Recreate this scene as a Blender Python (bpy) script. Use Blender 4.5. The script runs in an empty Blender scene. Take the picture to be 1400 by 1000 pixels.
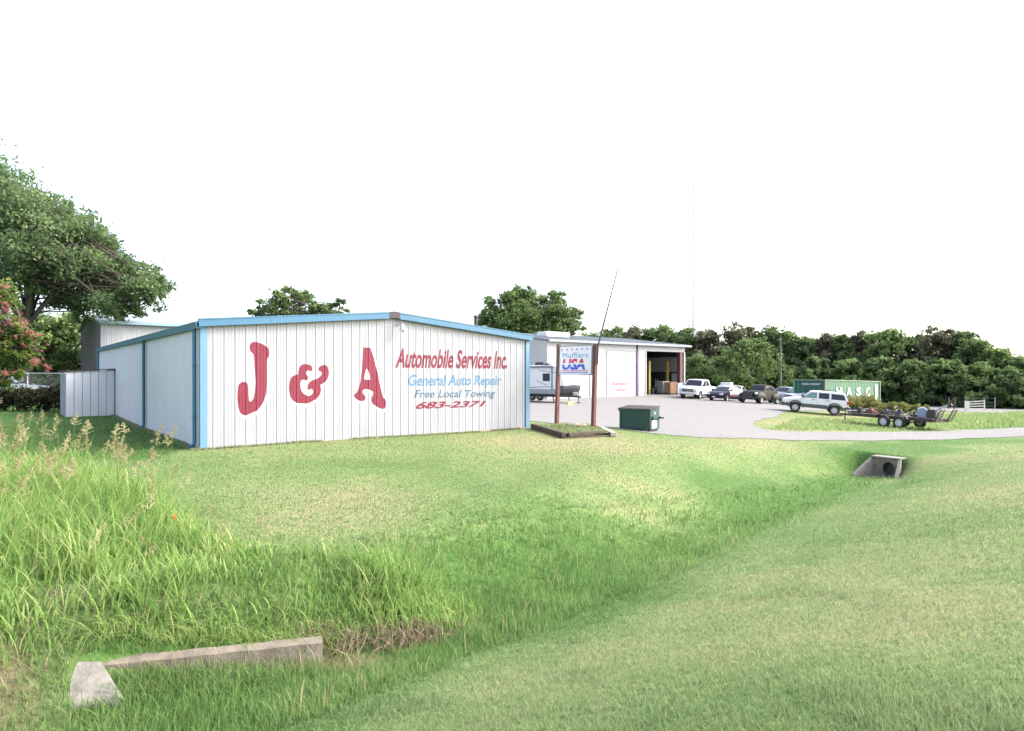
import bpy, bmesh, math, random
import numpy as np
from mathutils import Vector, Matrix
from mathutils.geometry import delaunay_2d_cdt

R = math.radians
random.seed(7)
rng = np.random.default_rng(11)
scn = bpy.context.scene
col = scn.collection

# ---------------------------------------------------------------- camera, sky, sun, exposure
EYE = 2.16          # camera height above the slab of the blue trimmed building
F = 883.0           # focal length in pixels of a 1400 px wide picture
cd = bpy.data.cameras.new('camera')
cam = bpy.data.objects.new('camera', cd)
col.objects.link(cam)
cam.location = (0, 0, EYE)
cam.rotation_euler = (R(90), 0, 0)
cd.sensor_width = 36.0
cd.lens = F / 1400.0 * 36.0
cd.shift_y = 12.0 / 1400.0
cd.clip_start = 0.05
cd.clip_end = 4000
scn.camera = cam
scn.render.resolution_x = 1024
scn.render.resolution_y = 731

SUN_DIR = Vector((0.999, 0.04, math.tan(R(38)))).normalized()
w = bpy.data.worlds.new('World')
scn.world = w
w.use_nodes = True
nt = w.node_tree
bg = nt.nodes['Background']
sky = nt.nodes.new('ShaderNodeTexSky')
sky.sky_type = 'NISHITA'
sky.sun_disc = False
sky.sun_elevation = math.asin(SUN_DIR.z)
sky.sun_rotation = math.atan2(SUN_DIR.x, SUN_DIR.y)
sky.air_density = 0.85
sky.dust_density = 4.4
sky.ozone_density = 1.0
bg.inputs['Strength'].default_value = 0.15
hs = nt.nodes.new('ShaderNodeHueSaturation')      # thin high cloud: a paler blue
hs.inputs['Saturation'].default_value = 0.68
nt.links.new(sky.outputs[0], hs.inputs['Color'])
nt.links.new(hs.outputs[0], bg.inputs['Color'])
sl = bpy.data.lights.new('sun', 'SUN')
sl.energy = 0.5
sl.angle = R(14)
sl.color = (1.0, 0.95, 0.86)
so = bpy.data.objects.new('sun', sl)
col.objects.link(so)
so.rotation_euler = SUN_DIR.to_track_quat('Z', 'Y').to_euler()
scn.view_settings.view_transform = 'Standard'
scn.view_settings.look = 'None'
scn.view_settings.gamma = 1
scn.view_settings.use_curve_mapping = False
scn.view_settings.exposure = 2.17

# ---------------------------------------------------------------- materials
MATS = {}
def mat(name, c, rough=0.6, metal=0.0, var=0.0, vscale=3.0, bump=0.0, bscale=30.0, dirt=None, spec=0.5, coat=0.0, alpha=None):
    if name in MATS: return MATS[name]
    m = bpy.data.materials.new(name); m.use_nodes = True
    t = m.node_tree; b = t.nodes['Principled BSDF']
    b.inputs['Roughness'].default_value = rough
    b.inputs['Metallic'].default_value = metal
    b.inputs['Specular IOR Level'].default_value = spec
    b.inputs['Coat Weight'].default_value = coat
    b.inputs['Base Color'].default_value = (*c, 1)
    if var or bump or dirt:
        tc = t.nodes.new('ShaderNodeTexCoord')
    if var:
        n = t.nodes.new('ShaderNodeTexNoise'); n.inputs['Scale'].default_value = vscale
        n.inputs['Detail'].default_value = 6; n.inputs['Roughness'].default_value = 0.65
        t.links.new(tc.outputs['Object'], n.inputs['Vector'])
        mr = t.nodes.new('ShaderNodeMapRange')
        mr.inputs['From Min'].default_value = 0.3; mr.inputs['From Max'].default_value = 0.7
        mr.inputs['To Min'].default_value = 1 - var; mr.inputs['To Max'].default_value = 1 + var
        t.links.new(n.outputs['Fac'], mr.inputs['Value'])
        mx = t.nodes.new('ShaderNodeVectorMath'); mx.operation = 'SCALE'
        mx.inputs[0].default_value = c
        t.links.new(mr.outputs[0], mx.inputs['Scale'])
        last = mx.outputs[0]
        if dirt:
            n2 = t.nodes.new('ShaderNodeTexNoise'); n2.inputs['Scale'].default_value = dirt[1]
            n2.inputs['Detail'].default_value = 8
            t.links.new(tc.outputs['Object'], n2.inputs['Vector'])
            r2 = t.nodes.new('ShaderNodeMapRange')
            r2.inputs['From Min'].default_value = dirt[2]; r2.inputs['From Max'].default_value = dirt[2] + 0.15
            t.links.new(n2.outputs['Fac'], r2.inputs['Value'])
            mm = t.nodes.new('ShaderNodeMix'); mm.data_type = 'RGBA'
            mm.inputs['B'].default_value = (*dirt[0], 1)
            t.links.new(r2.outputs[0], mm.inputs['Factor']); t.links.new(last, mm.inputs['A'])
            last = mm.outputs['Result']
        t.links.new(last, b.inputs['Base Color'])
    if bump:
        n3 = t.nodes.new('ShaderNodeTexNoise'); n3.inputs['Scale'].default_value = bscale
        n3.inputs['Detail'].default_value = 5
        t.links.new(tc.outputs['Object'], n3.inputs['Vector'])
        bn = t.nodes.new('ShaderNodeBump'); bn.inputs['Strength'].default_value = bump
        bn.inputs['Distance'].default_value = 0.02
        t.links.new(n3.outputs['Fac'], bn.inputs['Height']); t.links.new(bn.outputs[0], b.inputs['Normal'])
    MATS[name] = m
    return m

def leaf_mat(name, dark, light, tip=None, transl=0.35, up=0.0):
    """tint attribute 0..1 runs dark -> light -> tip"""
    if name in MATS: return MATS[name]
    m = bpy.data.materials.new(name); m.use_nodes = True
    t = m.node_tree
    for n in list(t.nodes): t.nodes.remove(n)
    out = t.nodes.new('ShaderNodeOutputMaterial')
    at = t.nodes.new('ShaderNodeAttribute'); at.attribute_name = 'tint'
    cr = t.nodes.new('ShaderNodeValToRGB')
    cr.color_ramp.elements[0].color = (*dark, 1)
    cr.color_ramp.elements[1].color = (*(tip or light), 1)
    if tip:
        e = cr.color_ramp.elements.new(0.55); e.color = (*light, 1)
    t.links.new(at.outputs['Fac'], cr.inputs['Fac'])
    d = t.nodes.new('ShaderNodeBsdfDiffuse'); tr = t.nodes.new('ShaderNodeBsdfTranslucent')
    mx = t.nodes.new('ShaderNodeMixShader'); mx.inputs[0].default_value = transl
    t.links.new(cr.outputs[0], d.inputs[0]); t.links.new(cr.outputs[0], tr.inputs[0])
    if up:
        ge = t.nodes.new('ShaderNodeNewGeometry'); mv = t.nodes.new('ShaderNodeMix'); mv.data_type = 'VECTOR'
        mv.inputs['Factor'].default_value = up; mv.inputs['B'].default_value = (0, 0, 1)
        t.links.new(ge.outputs['Normal'], mv.inputs['A'])
        nv = t.nodes.new('ShaderNodeVectorMath'); nv.operation = 'NORMALIZE'
        t.links.new(mv.outputs[1], nv.inputs[0]); t.links.new(nv.outputs[0], d.inputs['Normal'])
    t.links.new(d.outputs[0], mx.inputs[1]); t.links.new(tr.outputs[0], mx.inputs[2])
    t.links.new(mx.outputs[0], out.inputs[0])
    MATS[name] = m
    return m

M_WALL = mat('painted_steel_white', (0.30, 0.308, 0.335), 0.42, var=0.05, vscale=0.9, dirt=((0.34, 0.33, 0.31), 0.7, 0.66))
M_WALL_LIFTED = mat('painted_steel_shade_lifted', (0.56, 0.56, 0.61), 0.45, var=0.05, vscale=0.8)  # white steel with a lightened colour, to brighten walls that lie in shade
M_BLUE = mat('blue_trim', (0.045, 0.145, 0.245), 0.38, var=0.07, vscale=2)
M_RED = mat('red_wall_paint', (0.165, 0.008, 0.030), 0.6, var=0.14, vscale=5)
M_LBLUE = mat('light_blue_wall_paint', (0.080, 0.18, 0.30), 0.6, var=0.35, vscale=7)
M_SLATE = mat('slate_wall_paint', (0.055, 0.11, 0.175), 0.6, var=0.35, vscale=7)
M_HALO = mat('white_wall_paint', (0.46, 0.46, 0.48), 0.6)
M_BROWN = mat('brown_trim', (0.045, 0.03, 0.036), 0.6)
M_ROOF = mat('galvanised_roof', (0.30, 0.31, 0.33), 0.4, 0.3, var=0.08)
M_GREYTRIM = mat('grey_trim', (0.22, 0.25, 0.29), 0.45, var=0.05)
M_CONC = mat('concrete', (0.175, 0.145, 0.115), 0.9, var=0.45, vscale=4, bump=0.6, bscale=25, dirt=((0.16, 0.14, 0.10), 2.5, 0.56))
M_CONCP = mat('pale_concrete', (0.215, 0.20, 0.17), 0.9, var=0.4, vscale=7, bump=0.5, bscale=25)
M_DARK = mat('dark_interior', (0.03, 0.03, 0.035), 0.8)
M_BLACK = mat('black_rubber', (0.018, 0.018, 0.02), 0.75, var=0.2, vscale=8)
M_BLKMET = mat('black_metal', (0.03, 0.028, 0.03), 0.55, var=0.25, vscale=6)
M_STEEL = mat('bare_steel', (0.45, 0.46, 0.48), 0.4, 0.6)
M_WHITE = mat('white_paint', (0.55, 0.56, 0.58), 0.35, var=0.02)
M_REDWOOD = mat('red_brown_painted_wood', (0.12, 0.045, 0.045), 0.75, var=0.25, vscale=6, bump=0.4, dirt=((0.20, 0.13, 0.12), 6, 0.6))
M_TIMBER = mat('old_timber', (0.075, 0.055, 0.042), 0.9, var=0.4, vscale=6, bump=0.7)
M_GLASS = mat('car_glass', (0.02, 0.025, 0.035), 0.12, spec=0.35)
M_RIM = mat('white_rim', (0.5, 0.5, 0.51), 0.4, 0.1)
M_ALLOY = mat('alloy_rim', (0.5, 0.5, 0.53), 0.3, 0.6)
M_CHROME = mat('chrome', (0.7, 0.7, 0.72), 0.15, 0.95)
M_BARK = mat('bark', (0.07, 0.055, 0.045), 0.9, var=0.3, vscale=6, bump=0.8, bscale=14)
M_RUST = mat('rust_primer', (0.15, 0.06, 0.04), 0.8, var=0.4, vscale=6)

# ---------------------------------------------------------------- mesh helpers
class MB:
    def __init__(s): s.v = []; s.f = []; s.mi = []
    def add(s, vs, fs, m=0):
        o = len(s.v); s.v += [tuple(p) for p in vs]
        for f in fs: s.f.append([i + o for i in f]); s.mi.append(m)
        return s
    def box(s, c, size, rot=0.0, m=0, tilt=None):
        hx, hy, hz = size[0] / 2, size[1] / 2, size[2] / 2
        vs = [Vector((x, y, z)) for x in (-hx, hx) for y in (-hy, hy) for z in (-hz, hz)]
        M = Matrix.Rotation(rot, 3, 'Z')
        if tilt: M = M @ Matrix.Rotation(tilt[1], 3, tilt[0])
        vs = [M @ p + Vector(c) for p in vs]
        return s.add(vs, [(0, 1, 3, 2), (4, 6, 7, 5), (0, 4, 5, 1), (2, 3, 7, 6), (0, 2, 6, 4), (1, 5, 7, 3)], m)
    def b2(s, a, b, m=0):
        c = [(a[i] + b[i]) / 2 for i in range(3)]
        return s.box(c, [abs(b[i] - a[i]) for i in range(3)], 0, m)
    def beam(s, p, q, wd, th, m=0, up=(0, 0, 1)):
        p = Vector(p); q = Vector(q); d = (q - p); L = d.length; d.normalize()
        u = Vector(up)
        if abs(d.dot(u)) > 0.98: u = Vector((0, 1, 0))
        sd = d.cross(u).normalized(); uu = sd.cross(d).normalized()
        vs = []
        for e in (p, q):
            for a, b in ((-1, -1), (1, -1), (1, 1), (-1, 1)):
                vs.append(e + sd * (a * wd / 2) + uu * (b * th / 2))
        return s.add(vs, [(3, 2, 1, 0), (4, 5, 6, 7), (0, 1, 5, 4), (1, 2, 6, 5), (2, 3, 7, 6), (3, 0, 4, 7)], m)
    def tube(s, pts, r, n=8, m=0, cap=True):
        pts = [Vector(p) for p in pts]
        rs = r if isinstance(r, (list, tuple)) else [r] * len(pts)
        vs = []; ref = None
        for i, p in enumerate(pts):
            d = (pts[min(i + 1, len(pts) - 1)] - pts[max(i - 1, 0)]).normalized()
            if ref is None: ref = Vector((1, 0, 0)) if abs(d.x) < 0.8 else Vector((0, 1, 0))
            a = d.cross(ref).normalized(); b = d.cross(a).normalized()
            ref = b.cross(d) * -1 if False else ref
            for k in range(n):
                t = 2 * math.pi * k / n
                vs.append(p + (a * math.cos(t) + b * math.sin(t)) * rs[i])
        fs = []
        for i in range(len(pts) - 1):
            for k in range(n):
                fs.append((i * n + k, i * n + (k + 1) % n, (i + 1) * n + (k + 1) % n, (i + 1) * n + k))
        if cap: fs.append(tuple(range(n))[::-1]); fs.append(tuple((len(pts) - 1) * n + k for k in range(n)))
        return s.add(vs, fs, m)
    def lathe(s, prof, n=20, axis='y', c=(0, 0, 0), m=0):
        """prof: (radius, offset along axis)"""
        vs = []
        for r_, h in prof:
            for k in range(n):
                t = 2 * math.pi * k / n; a, b = r_ * math.cos(t), r_ * math.sin(t)
                p = (a, h, b) if axis == 'y' else ((a, b, h) if axis == 'z' else (h, a, b))
                vs.append((p[0] + c[0], p[1] + c[1], p[2] + c[2]))
        fs = [(i * n + k, i * n + (k + 1) % n, (i + 1) * n + (k + 1) % n, (i + 1) * n + k) for i in range(len(prof) - 1) for k in range(n)]
        return s.add(vs, fs, m)
    def prism(s, poly, h0, h1, axis='y', m=0):
        """poly of 2-D points extruded between h0 and h1 along an axis"""
        def P(a, b, h): return (a, h, b) if axis == 'y' else ((a, b, h) if axis == 'z' else (h, a, b))
        n = len(poly)
        vs = [P(a, b, h0) for a, b in poly] + [P(a, b, h1) for a, b in poly]
        fs = [tuple(range(n)), tuple(range(2 * n - 1, n - 1, -1))] + [(i, (i + 1) % n, n + (i + 1) % n, n + i)[::-1] for i in range(n)]
        return s.add(vs, fs, m)
    def mesh(s, name, mats, smooth=None, bevel=0):
        me = bpy.data.meshes.new(name)
        me.from_pydata(s.v, [], s.f)
        if not isinstance(mats, (list, tuple)): mats = [mats]
        for m in mats: me.materials.append(m)
        if len(mats) > 1: me.polygons.foreach_set('material_index', s.mi)
        bm = bmesh.new(); bm.from_mesh(me)
        bmesh.ops.recalc_face_normals(bm, faces=bm.faces)
        if bevel:
            bmesh.ops.bevel(bm, geom=[e for e in bm.edges if len(e.link_faces) == 2 and e.calc_face_angle(0) > R(40)], offset=bevel, segments=2, affect='EDGES', profile=0.6, clamp_overlap=True)
        bm.to_mesh(me); bm.free()
        if smooth: smooth_angle(me, smooth)
        me.update()
        return me
    def build(s, name, mats, parent=None, smooth=None, bevel=0, loc=None, rotz=0):
        o = bpy.data.objects.new(name, s.mesh(name, mats, smooth, bevel))
        col.objects.link(o)
        if parent: o.parent = parent
        if loc: o.location = loc
        if rotz: o.rotation_euler = (0, 0, rotz)
        return o

def smooth_angle(me, deg):
    me.polygons.foreach_set('use_smooth', [True] * len(me.polygons))
    bm = bmesh.new(); bm.from_mesh(me)
    a = R(deg)
    for e in bm.edges:
        e.smooth = not (len(e.link_faces) == 2 and e.calc_face_angle(0) > a)
    bm.to_mesh(me); bm.free()

def obj(name, me, parent=None):
    o = bpy.data.objects.new(name, me); col.objects.link(o)
    if parent: o.parent = parent
    return o
def tag(o, label=None, cat=None, group=None, kind=None):
    if label: o['label'] = label
    if cat: o['category'] = cat
    if group: o['group'] = group
    if kind: o['kind'] = kind
    return o
def thing(name, label, cat, loc=(0, 0, 0), rotz=0.0, group=None):
    o = bpy.data.objects.new(name, None); col.objects.link(o)
    o.empty_display_size = 0.3
    o.location = loc; o.rotation_euler = (0, 0, rotz)
    return tag(o, label, cat, group)

def np_mesh(name, V, Fq, mats, tint=None, nper=4):
    """fast mesh from arrays; Fq is (n, nper)"""
    me = bpy.data.meshes.new(name)
    V = np.ascontiguousarray(V, dtype=np.float32); Fq = np.ascontiguousarray(Fq, dtype=np.int32)
    me.vertices.add(len(V)); me.vertices.foreach_set('co', V.ravel())
    me.loops.add(Fq.size); me.loops.foreach_set('vertex_index', Fq.ravel())
    me.polygons.add(len(Fq))
    me.polygons.foreach_set('loop_start', np.arange(0, Fq.size, nper, dtype=np.int32))
    me.polygons.foreach_set('loop_total', np.full(len(Fq), nper, dtype=np.int32))
    if not isinstance(mats, (list, tuple)): mats = [mats]
    for m in mats: me.materials.append(m)
    if tint is not None:
        a = me.attributes.new('tint', 'FLOAT', 'FACE')
        a.data.foreach_set('value', np.ascontiguousarray(tint, dtype=np.float32))
    me.update(calc_edges=True)
    return me

# ---------------------------------------------------------------- terrain
D1 = (0.7833, 0.6216)       # along the front wall of the blue trimmed building, and along the ditch
D2 = (-0.6216, 0.7833)
ANG = math.atan2(D1[1], D1[0])
A0 = (-8.904, 18.5)         # its near left corner
CP = np.array([
 (-9,18.5,0),(.65,26.1,0),(-4,22,0),(-15,28,.03),(-8,30,0),(-24,38,.1),(-20,32,.12),(-15,20,.03),(-30,45,.15),(-12,14,-.1),(-6,14,-.15),(0,14.5,-.32),
 (4,18.5,-.42),(2,24,-.08),(3.2,25,-.05),(1.8,27,0),(5.6,27,-.2),(3,40,-.08),(3.2,59,-.1),(9,64,-.1),(14,67.6,-.1),(19.4,72,-.12),(17,65,-.28),
 (20,61,-.4),(22.5,57.5,-.5),(21,48.5,-.68),(23,46.6,-.9),(21.3,42,-.9),(23.3,38.5,-1.05),(27,35,-1.0),(13,28,-.68),(9.5,26.3,-.45),(8,33,-.35),
 (7.5,21,-.6),(10,23.5,-.72),(30,60,-1.1),(33,58,-1.25),(28,85,-1.2),(45,62,-1.35),(60,60,-1.45),(40,40,-1.1),(60,42,-1.1),(0,100,-.1),(-40,80,.2),
 (-60,40,.3),(100,100,-1.6),(0,250,-1),(250,250,-2.5),(-250,250,0),(250,50,-1.5),(-200,0,.3),(12,50,-.32),(16,30,-.75),(20,33,-.9),(-30,12,0),(-250,-250,.5),(250,-250,-.5)], dtype=float)
def _phi(r2): return np.sqrt(r2 + 9.0)
_A = _phi((CP[:, None, 0] - CP[None, :, 0]) ** 2 + (CP[:, None, 1] - CP[None, :, 1]) ** 2)
_n = len(CP)
_S = np.zeros((_n + 3, _n + 3)); _S[:_n, :_n] = _A + np.eye(_n) * -0.02
_P = np.c_[np.ones(_n), CP[:, :2] / 100]; _S[:_n, _n:] = _P; _S[_n:, :_n] = _P.T
_W = np.linalg.solve(_S, np.r_[CP[:, 2], 0, 0, 0])
def G(X, Y):
    X = np.asarray(X, float); Y = np.asarray(Y, float)
    z = _W[_n] + _W[_n + 1] * X / 100 + _W[_n + 2] * Y / 100
    for i in range(_n):
        z = z + _W[i] * _phi((X - CP[i, 0]) ** 2 + (Y - CP[i, 1]) ** 2)
    return z
def sm(t): t = np.clip(t, 0, 1); return t * t * (3 - 2 * t)
V_ = np.array([-60, -6, 2, 7, 13, 19, 25, 27, 60]); U_ = np.array([6.1, 6.2, 6.45, 7.0, 8.2, 9.4, 10.35, 10.6, 11])
ZD_ = np.array([-.95, -.95, -.98, -1.1, -1.28, -1.45, -1.62, -1.62, -1.62])
ZS_ = np.interp
def hashn(ix, iy, s):
    h = np.sin(ix * 127.1 + iy * 311.7 + s * 74.7) * 43758.5453
    return h - np.floor(h)
def vnoise(X, Y, sc, s=0):
    x = np.asarray(X, float) / sc; y = np.asarray(Y, float) / sc
    ix = np.floor(x); iy = np.floor(y); fx = x - ix; fy = y - iy
    fx = fx * fx * (3 - 2 * fx); fy = fy * fy * (3 - 2 * fy)
    a = hashn(ix, iy, s); b = hashn(ix + 1, iy, s); c = hashn(ix, iy + 1, s); d = hashn(ix + 1, iy + 1, s)
    return (a * (1 - fx) + b * fx) * (1 - fy) + (c * (1 - fx) + d * fx) * fy
def uv(X, Y):
    X = np.asarray(X, float); Y = np.asarray(Y, float)
    return X * D2[0] + Y * D2[1], X * D1[0] + Y * D1[1]
def ditch_du(X, Y):
    u, v = uv(X, Y)
    return u - np.interp(v, V_, U_), v
def H(X, Y, raw=False):
    X = np.asarray(X, float); Y = np.asarray(Y, float)
    du, v = ditch_du(X, Y)
    zd = np.interp(v, V_, ZD_)
    zs = np.interp(v, [-60, -5, 2, 12, 25, 35, 60], [.6, .58, .52, .22, -.25, -.55, -.9])
    zg = np.clip(G(X, Y), -3, 1)
    # far bank up to the lawn
    tf = sm((du - 0.25) / np.interp(v, [-5, 3, 8, 14, 22], [2.0, 1.7, 3.2, 4.4, 4.2]))
    far = zd * (1 - tf) + zg * tf
    # near bank up to the road shoulder
    tn = np.clip((-du - 0.15) / 6.3, 0, 1)
    tn = 0.55 * tn + 0.45 * sm(tn)
    near = zd * (1 - tn) + zs * tn
    z = np.where(du > 0, far, near)
    # the ditch ends at the headwall under the drive
    wd_ = sm((np.abs(du) - .55) / 1.6)
    fill = sm((v - 25.85 + 5.5 * wd_) / (0.5 + 6.0 * wd_))
    zf = np.where(du > 0, zg, np.minimum(zs, 9) * sm(-du / 6) + zg * (1 - sm(-du / 6)))
    z = z * (1 - fill) + zf * fill
    rough = 0.05 * (vnoise(X, Y, 1.7, 1) - .5) + 0.025 * (vnoise(X, Y, .55, 2) - .5)
    calm = sm((Y - 12) / 20)
    return z + rough * (1 - 0.85 * calm)
def hz(x, y): return float(H(x, y))
def at(px, Y, py=None):
    """point at picture column px and distance Y; on the ground, or at the height of row py"""
    X = (px - 700) / F * Y
    return Vector((X, Y, hz(X, Y) if py is None else EYE + (512 - py) / F * Y))
def hit(px, py):
    """ground point seen at a pixel"""
    k = (px - 700) / F; m = (py - 512) / F
    lo = 2.0
    Y = lo
    while Y < 300:
        if EYE - m * Y < hz(k * Y, Y): break
        Y += 0.25
    a, b = Y - 0.25, Y
    for _ in range(12):
        c = (a + b) / 2
        if EYE - m * c < hz(k * c, c): b = c
        else: a = c
    return (k * b, b)

def inside(X, Y, poly):
    r = np.zeros(np.shape(X), bool); n = len(poly)
    for i in range(n):
        x0, y0 = poly[i]; x1, y1 = poly[(i + 1) % n]
        if y0 == y1: continue
        c = ((y0 > Y) != (y1 > Y)) & (X < (x1 - x0) * (Y - y0) / (y1 - y0) + x0)
        r ^= c
    return r

LOT = [hit(*p) for p in ((716,576),(760,579.5),(800,583),(835,586),(852,588),(905,594.5),(960,598.5),(1050,601.5),(1100,602),(1180,602.5),(1250,602),(1330,600),(1400,597),(1480,594))] + \
      [hit(*p) for p in ((1480,582),(1400,585),(1330,588.5),(1250,590.5),(1150,591.5),(1085,591),(1048,588),(1031,583),(1032,576),(1066,568))] + \
      [(21.5, 50), (25, 52), (29, 57), (28, 66), (23, 75), (19.8, 74), (3.0, 60.5), (-6, 60), (-4.5, 36)]
def rough_poly(P, amp, step):
    out = []
    for i, a in enumerate(P):
        b = P[(i + 1) % len(P)]
        L = math.hypot(b[0] - a[0], b[1] - a[1]); n = max(1, int(L / step))
        for k in range(n):
            t = k / n; x = a[0] + (b[0] - a[0]) * t; y = a[1] + (b[1] - a[1]) * t
            nx, ny = -(b[1] - a[1]) / L, (b[0] - a[0]) / L
            d = amp * (float(vnoise(x, y, 1.1, 5)) - .5) * 2 + amp * .6 * (random.random() - .5)
            out.append((x + nx * d, y + ny * d))
    return out
LOTR = rough_poly(LOT, 0.22, 0.45)
STRIP = [hit(*p) for p in ((1203,550),(1330,557),(1400,560.5),(1500,563),(1500,570),(1400,566.5),(1320,564),(1225,560))]
STRIPR = rough_poly(STRIP, 0.4, 1.5)

def sheet(name, poly, lift, step, m, kind='structure'):
    xs = [p[0] for p in poly]; ys = [p[1] for p in poly]
    gx, gy = np.meshgrid(np.arange(min(xs), max(xs), step), np.arange(min(ys), max(ys), step))
    gx = gx.ravel() + rng.uniform(-.1, .1, gx.size) * step; gy = gy.ravel() + rng.uniform(-.1, .1, gy.size) * step
    k = inside(gx, gy, poly)
    pts = [Vector(p) for p in poly] + [Vector((a, b)) for a, b in zip(gx[k], gy[k])]
    v, e, f, *_ = delaunay_2d_cdt(pts, [], [list(range(len(poly)))], 1, 1e-5)
    X = np.array([p.x for p in v]); Y = np.array([p.y for p in v])
    Z = H(X, Y) + lift
    me = bpy.data.meshes.new(name); me.from_pydata(list(zip(X, Y, Z)), [], f); me.materials.append(m)
    bm = bmesh.new(); bm.from_mesh(me)
    for q in bm.faces:
        if q.normal.z < 0: q.normal_flip()
        q.smooth = True
    bm.to_mesh(me); bm.free()
    return tag(obj(name, me), kind=kind)

def dryness_and_shade(X, Y):
    du, v = ditch_du(X, Y)
    n = 0.55 * vnoise(X, Y, 3.2, 11) + 0.3 * vnoise(X, Y, 1.1, 12) + 0.15 * vnoise(X, Y, .35, 13)
    base = 0.30 + 0.0 * X
    base = base + 0.16 * sm((du - 1.8) / 2) * sm((14 + X) / 4)
    base = base + 0.14 * sm((du - 2.6) / 3) * sm((16 - du) / 6) * sm((v - 6) / 9)      # worn lawn between the ditch and the lot
    base = base + 0.0 * sm((du - 2.2) / 2) * sm((v + 2) / 4) * sm((10 - du) / 4)
    base = base + 0.20 * sm((-du - 1.2) / 3.5)                                         # pale tan shoulder, lightened further because it faces away from the sun
    base = base - 0.40 * sm(1 - np.abs(du - .2) / 2.2)                                # ditch bottom stays lush
    base = base - 0.9 * sm((-8.9 - X) / 1.2 + .0) * sm((Y - 15.5 + .35 * (X + 9)) / 1.5)  # darker left of the workshop: its shadow put into the grass colour
    return np.clip(base + (n - 0.5) * (1.3 - .35 * sm((du - 1.5) / 2)), 0, 1)

def ground_mesh():
    def axis(lo, hi, fine0, fine1, step, grow):
        a = list(np.arange(fine0, fine1, step)); s = step; p = a[-1]
        while p < hi: s *= grow; p += s; a.append(p)
        s = step; p = a[0]; L = []
        while p > lo: s *= grow; p -= s; L.append(p)
        return np.array(L[::-1] + a)
    xs = axis(-1500, 1500, -14, 26, 0.16, 1.07); ys = axis(-300, 2500, 1, 30, 0.16, 1.06)
    X, Y = np.meshgrid(xs, ys); nx = len(xs); ny = len(ys)
    Z = H(X, Y)
    # flat under the buildings
    V = np.stack([X.ravel(), Y.ravel(), Z.ravel()], 1)
    i = np.arange(nx - 1)[None, :] + np.arange(ny - 1)[:, None] * nx
    Fq = np.stack([i, i + 1, i + 1 + nx, i + nx], -1).reshape(-1, 4)
    me = np_mesh('ground', V, Fq, [ground_mat()])
    a = me.attributes.new('dry_shade', 'FLOAT', 'POINT'); a.data.foreach_set('value', dryness_and_shade(X, Y).ravel().astype(np.float32))
    b = me.attributes.new('bare', 'FLOAT', 'POINT'); b.data.foreach_set('value', bareness(X, Y).ravel().astype(np.float32))
    me.polygons.foreach_set('use_smooth', [True] * len(me.polygons))
    return tag(obj('ground', me), kind='structure')
def bareness(X, Y):
    """1 where soil shows: foot of the steel wall, by the head wall, lower left corner of the ditch"""
    X = np.asarray(X, float); Y = np.asarray(Y, float)
    r = sm(1 - np.hypot((X + 4.9) / 1.5, (Y - 5.7) / 1.0)) + 0.9 * sm(1 - np.hypot((X + 1.75) / 1.15, (Y - 7.1) / 0.45))
    lx = (X - A0[0]) * D1[0] + (Y - A0[1]) * D1[1]; ly = (X - A0[0]) * D2[0] + (Y - A0[1]) * D2[1]
    r = r + 0.9 * sm(1 - np.abs(ly + 0.1) / 0.3) * ((lx > -.2) & (lx < 12.4))
    r = r + 0.55 * sm(1 - np.hypot((X - 3.2) / 2.0, (Y - 24.1) / .6))
    return np.clip(r * (0.6 + 0.8 * vnoise(X, Y, .4, 31)), 0, 1)
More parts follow.
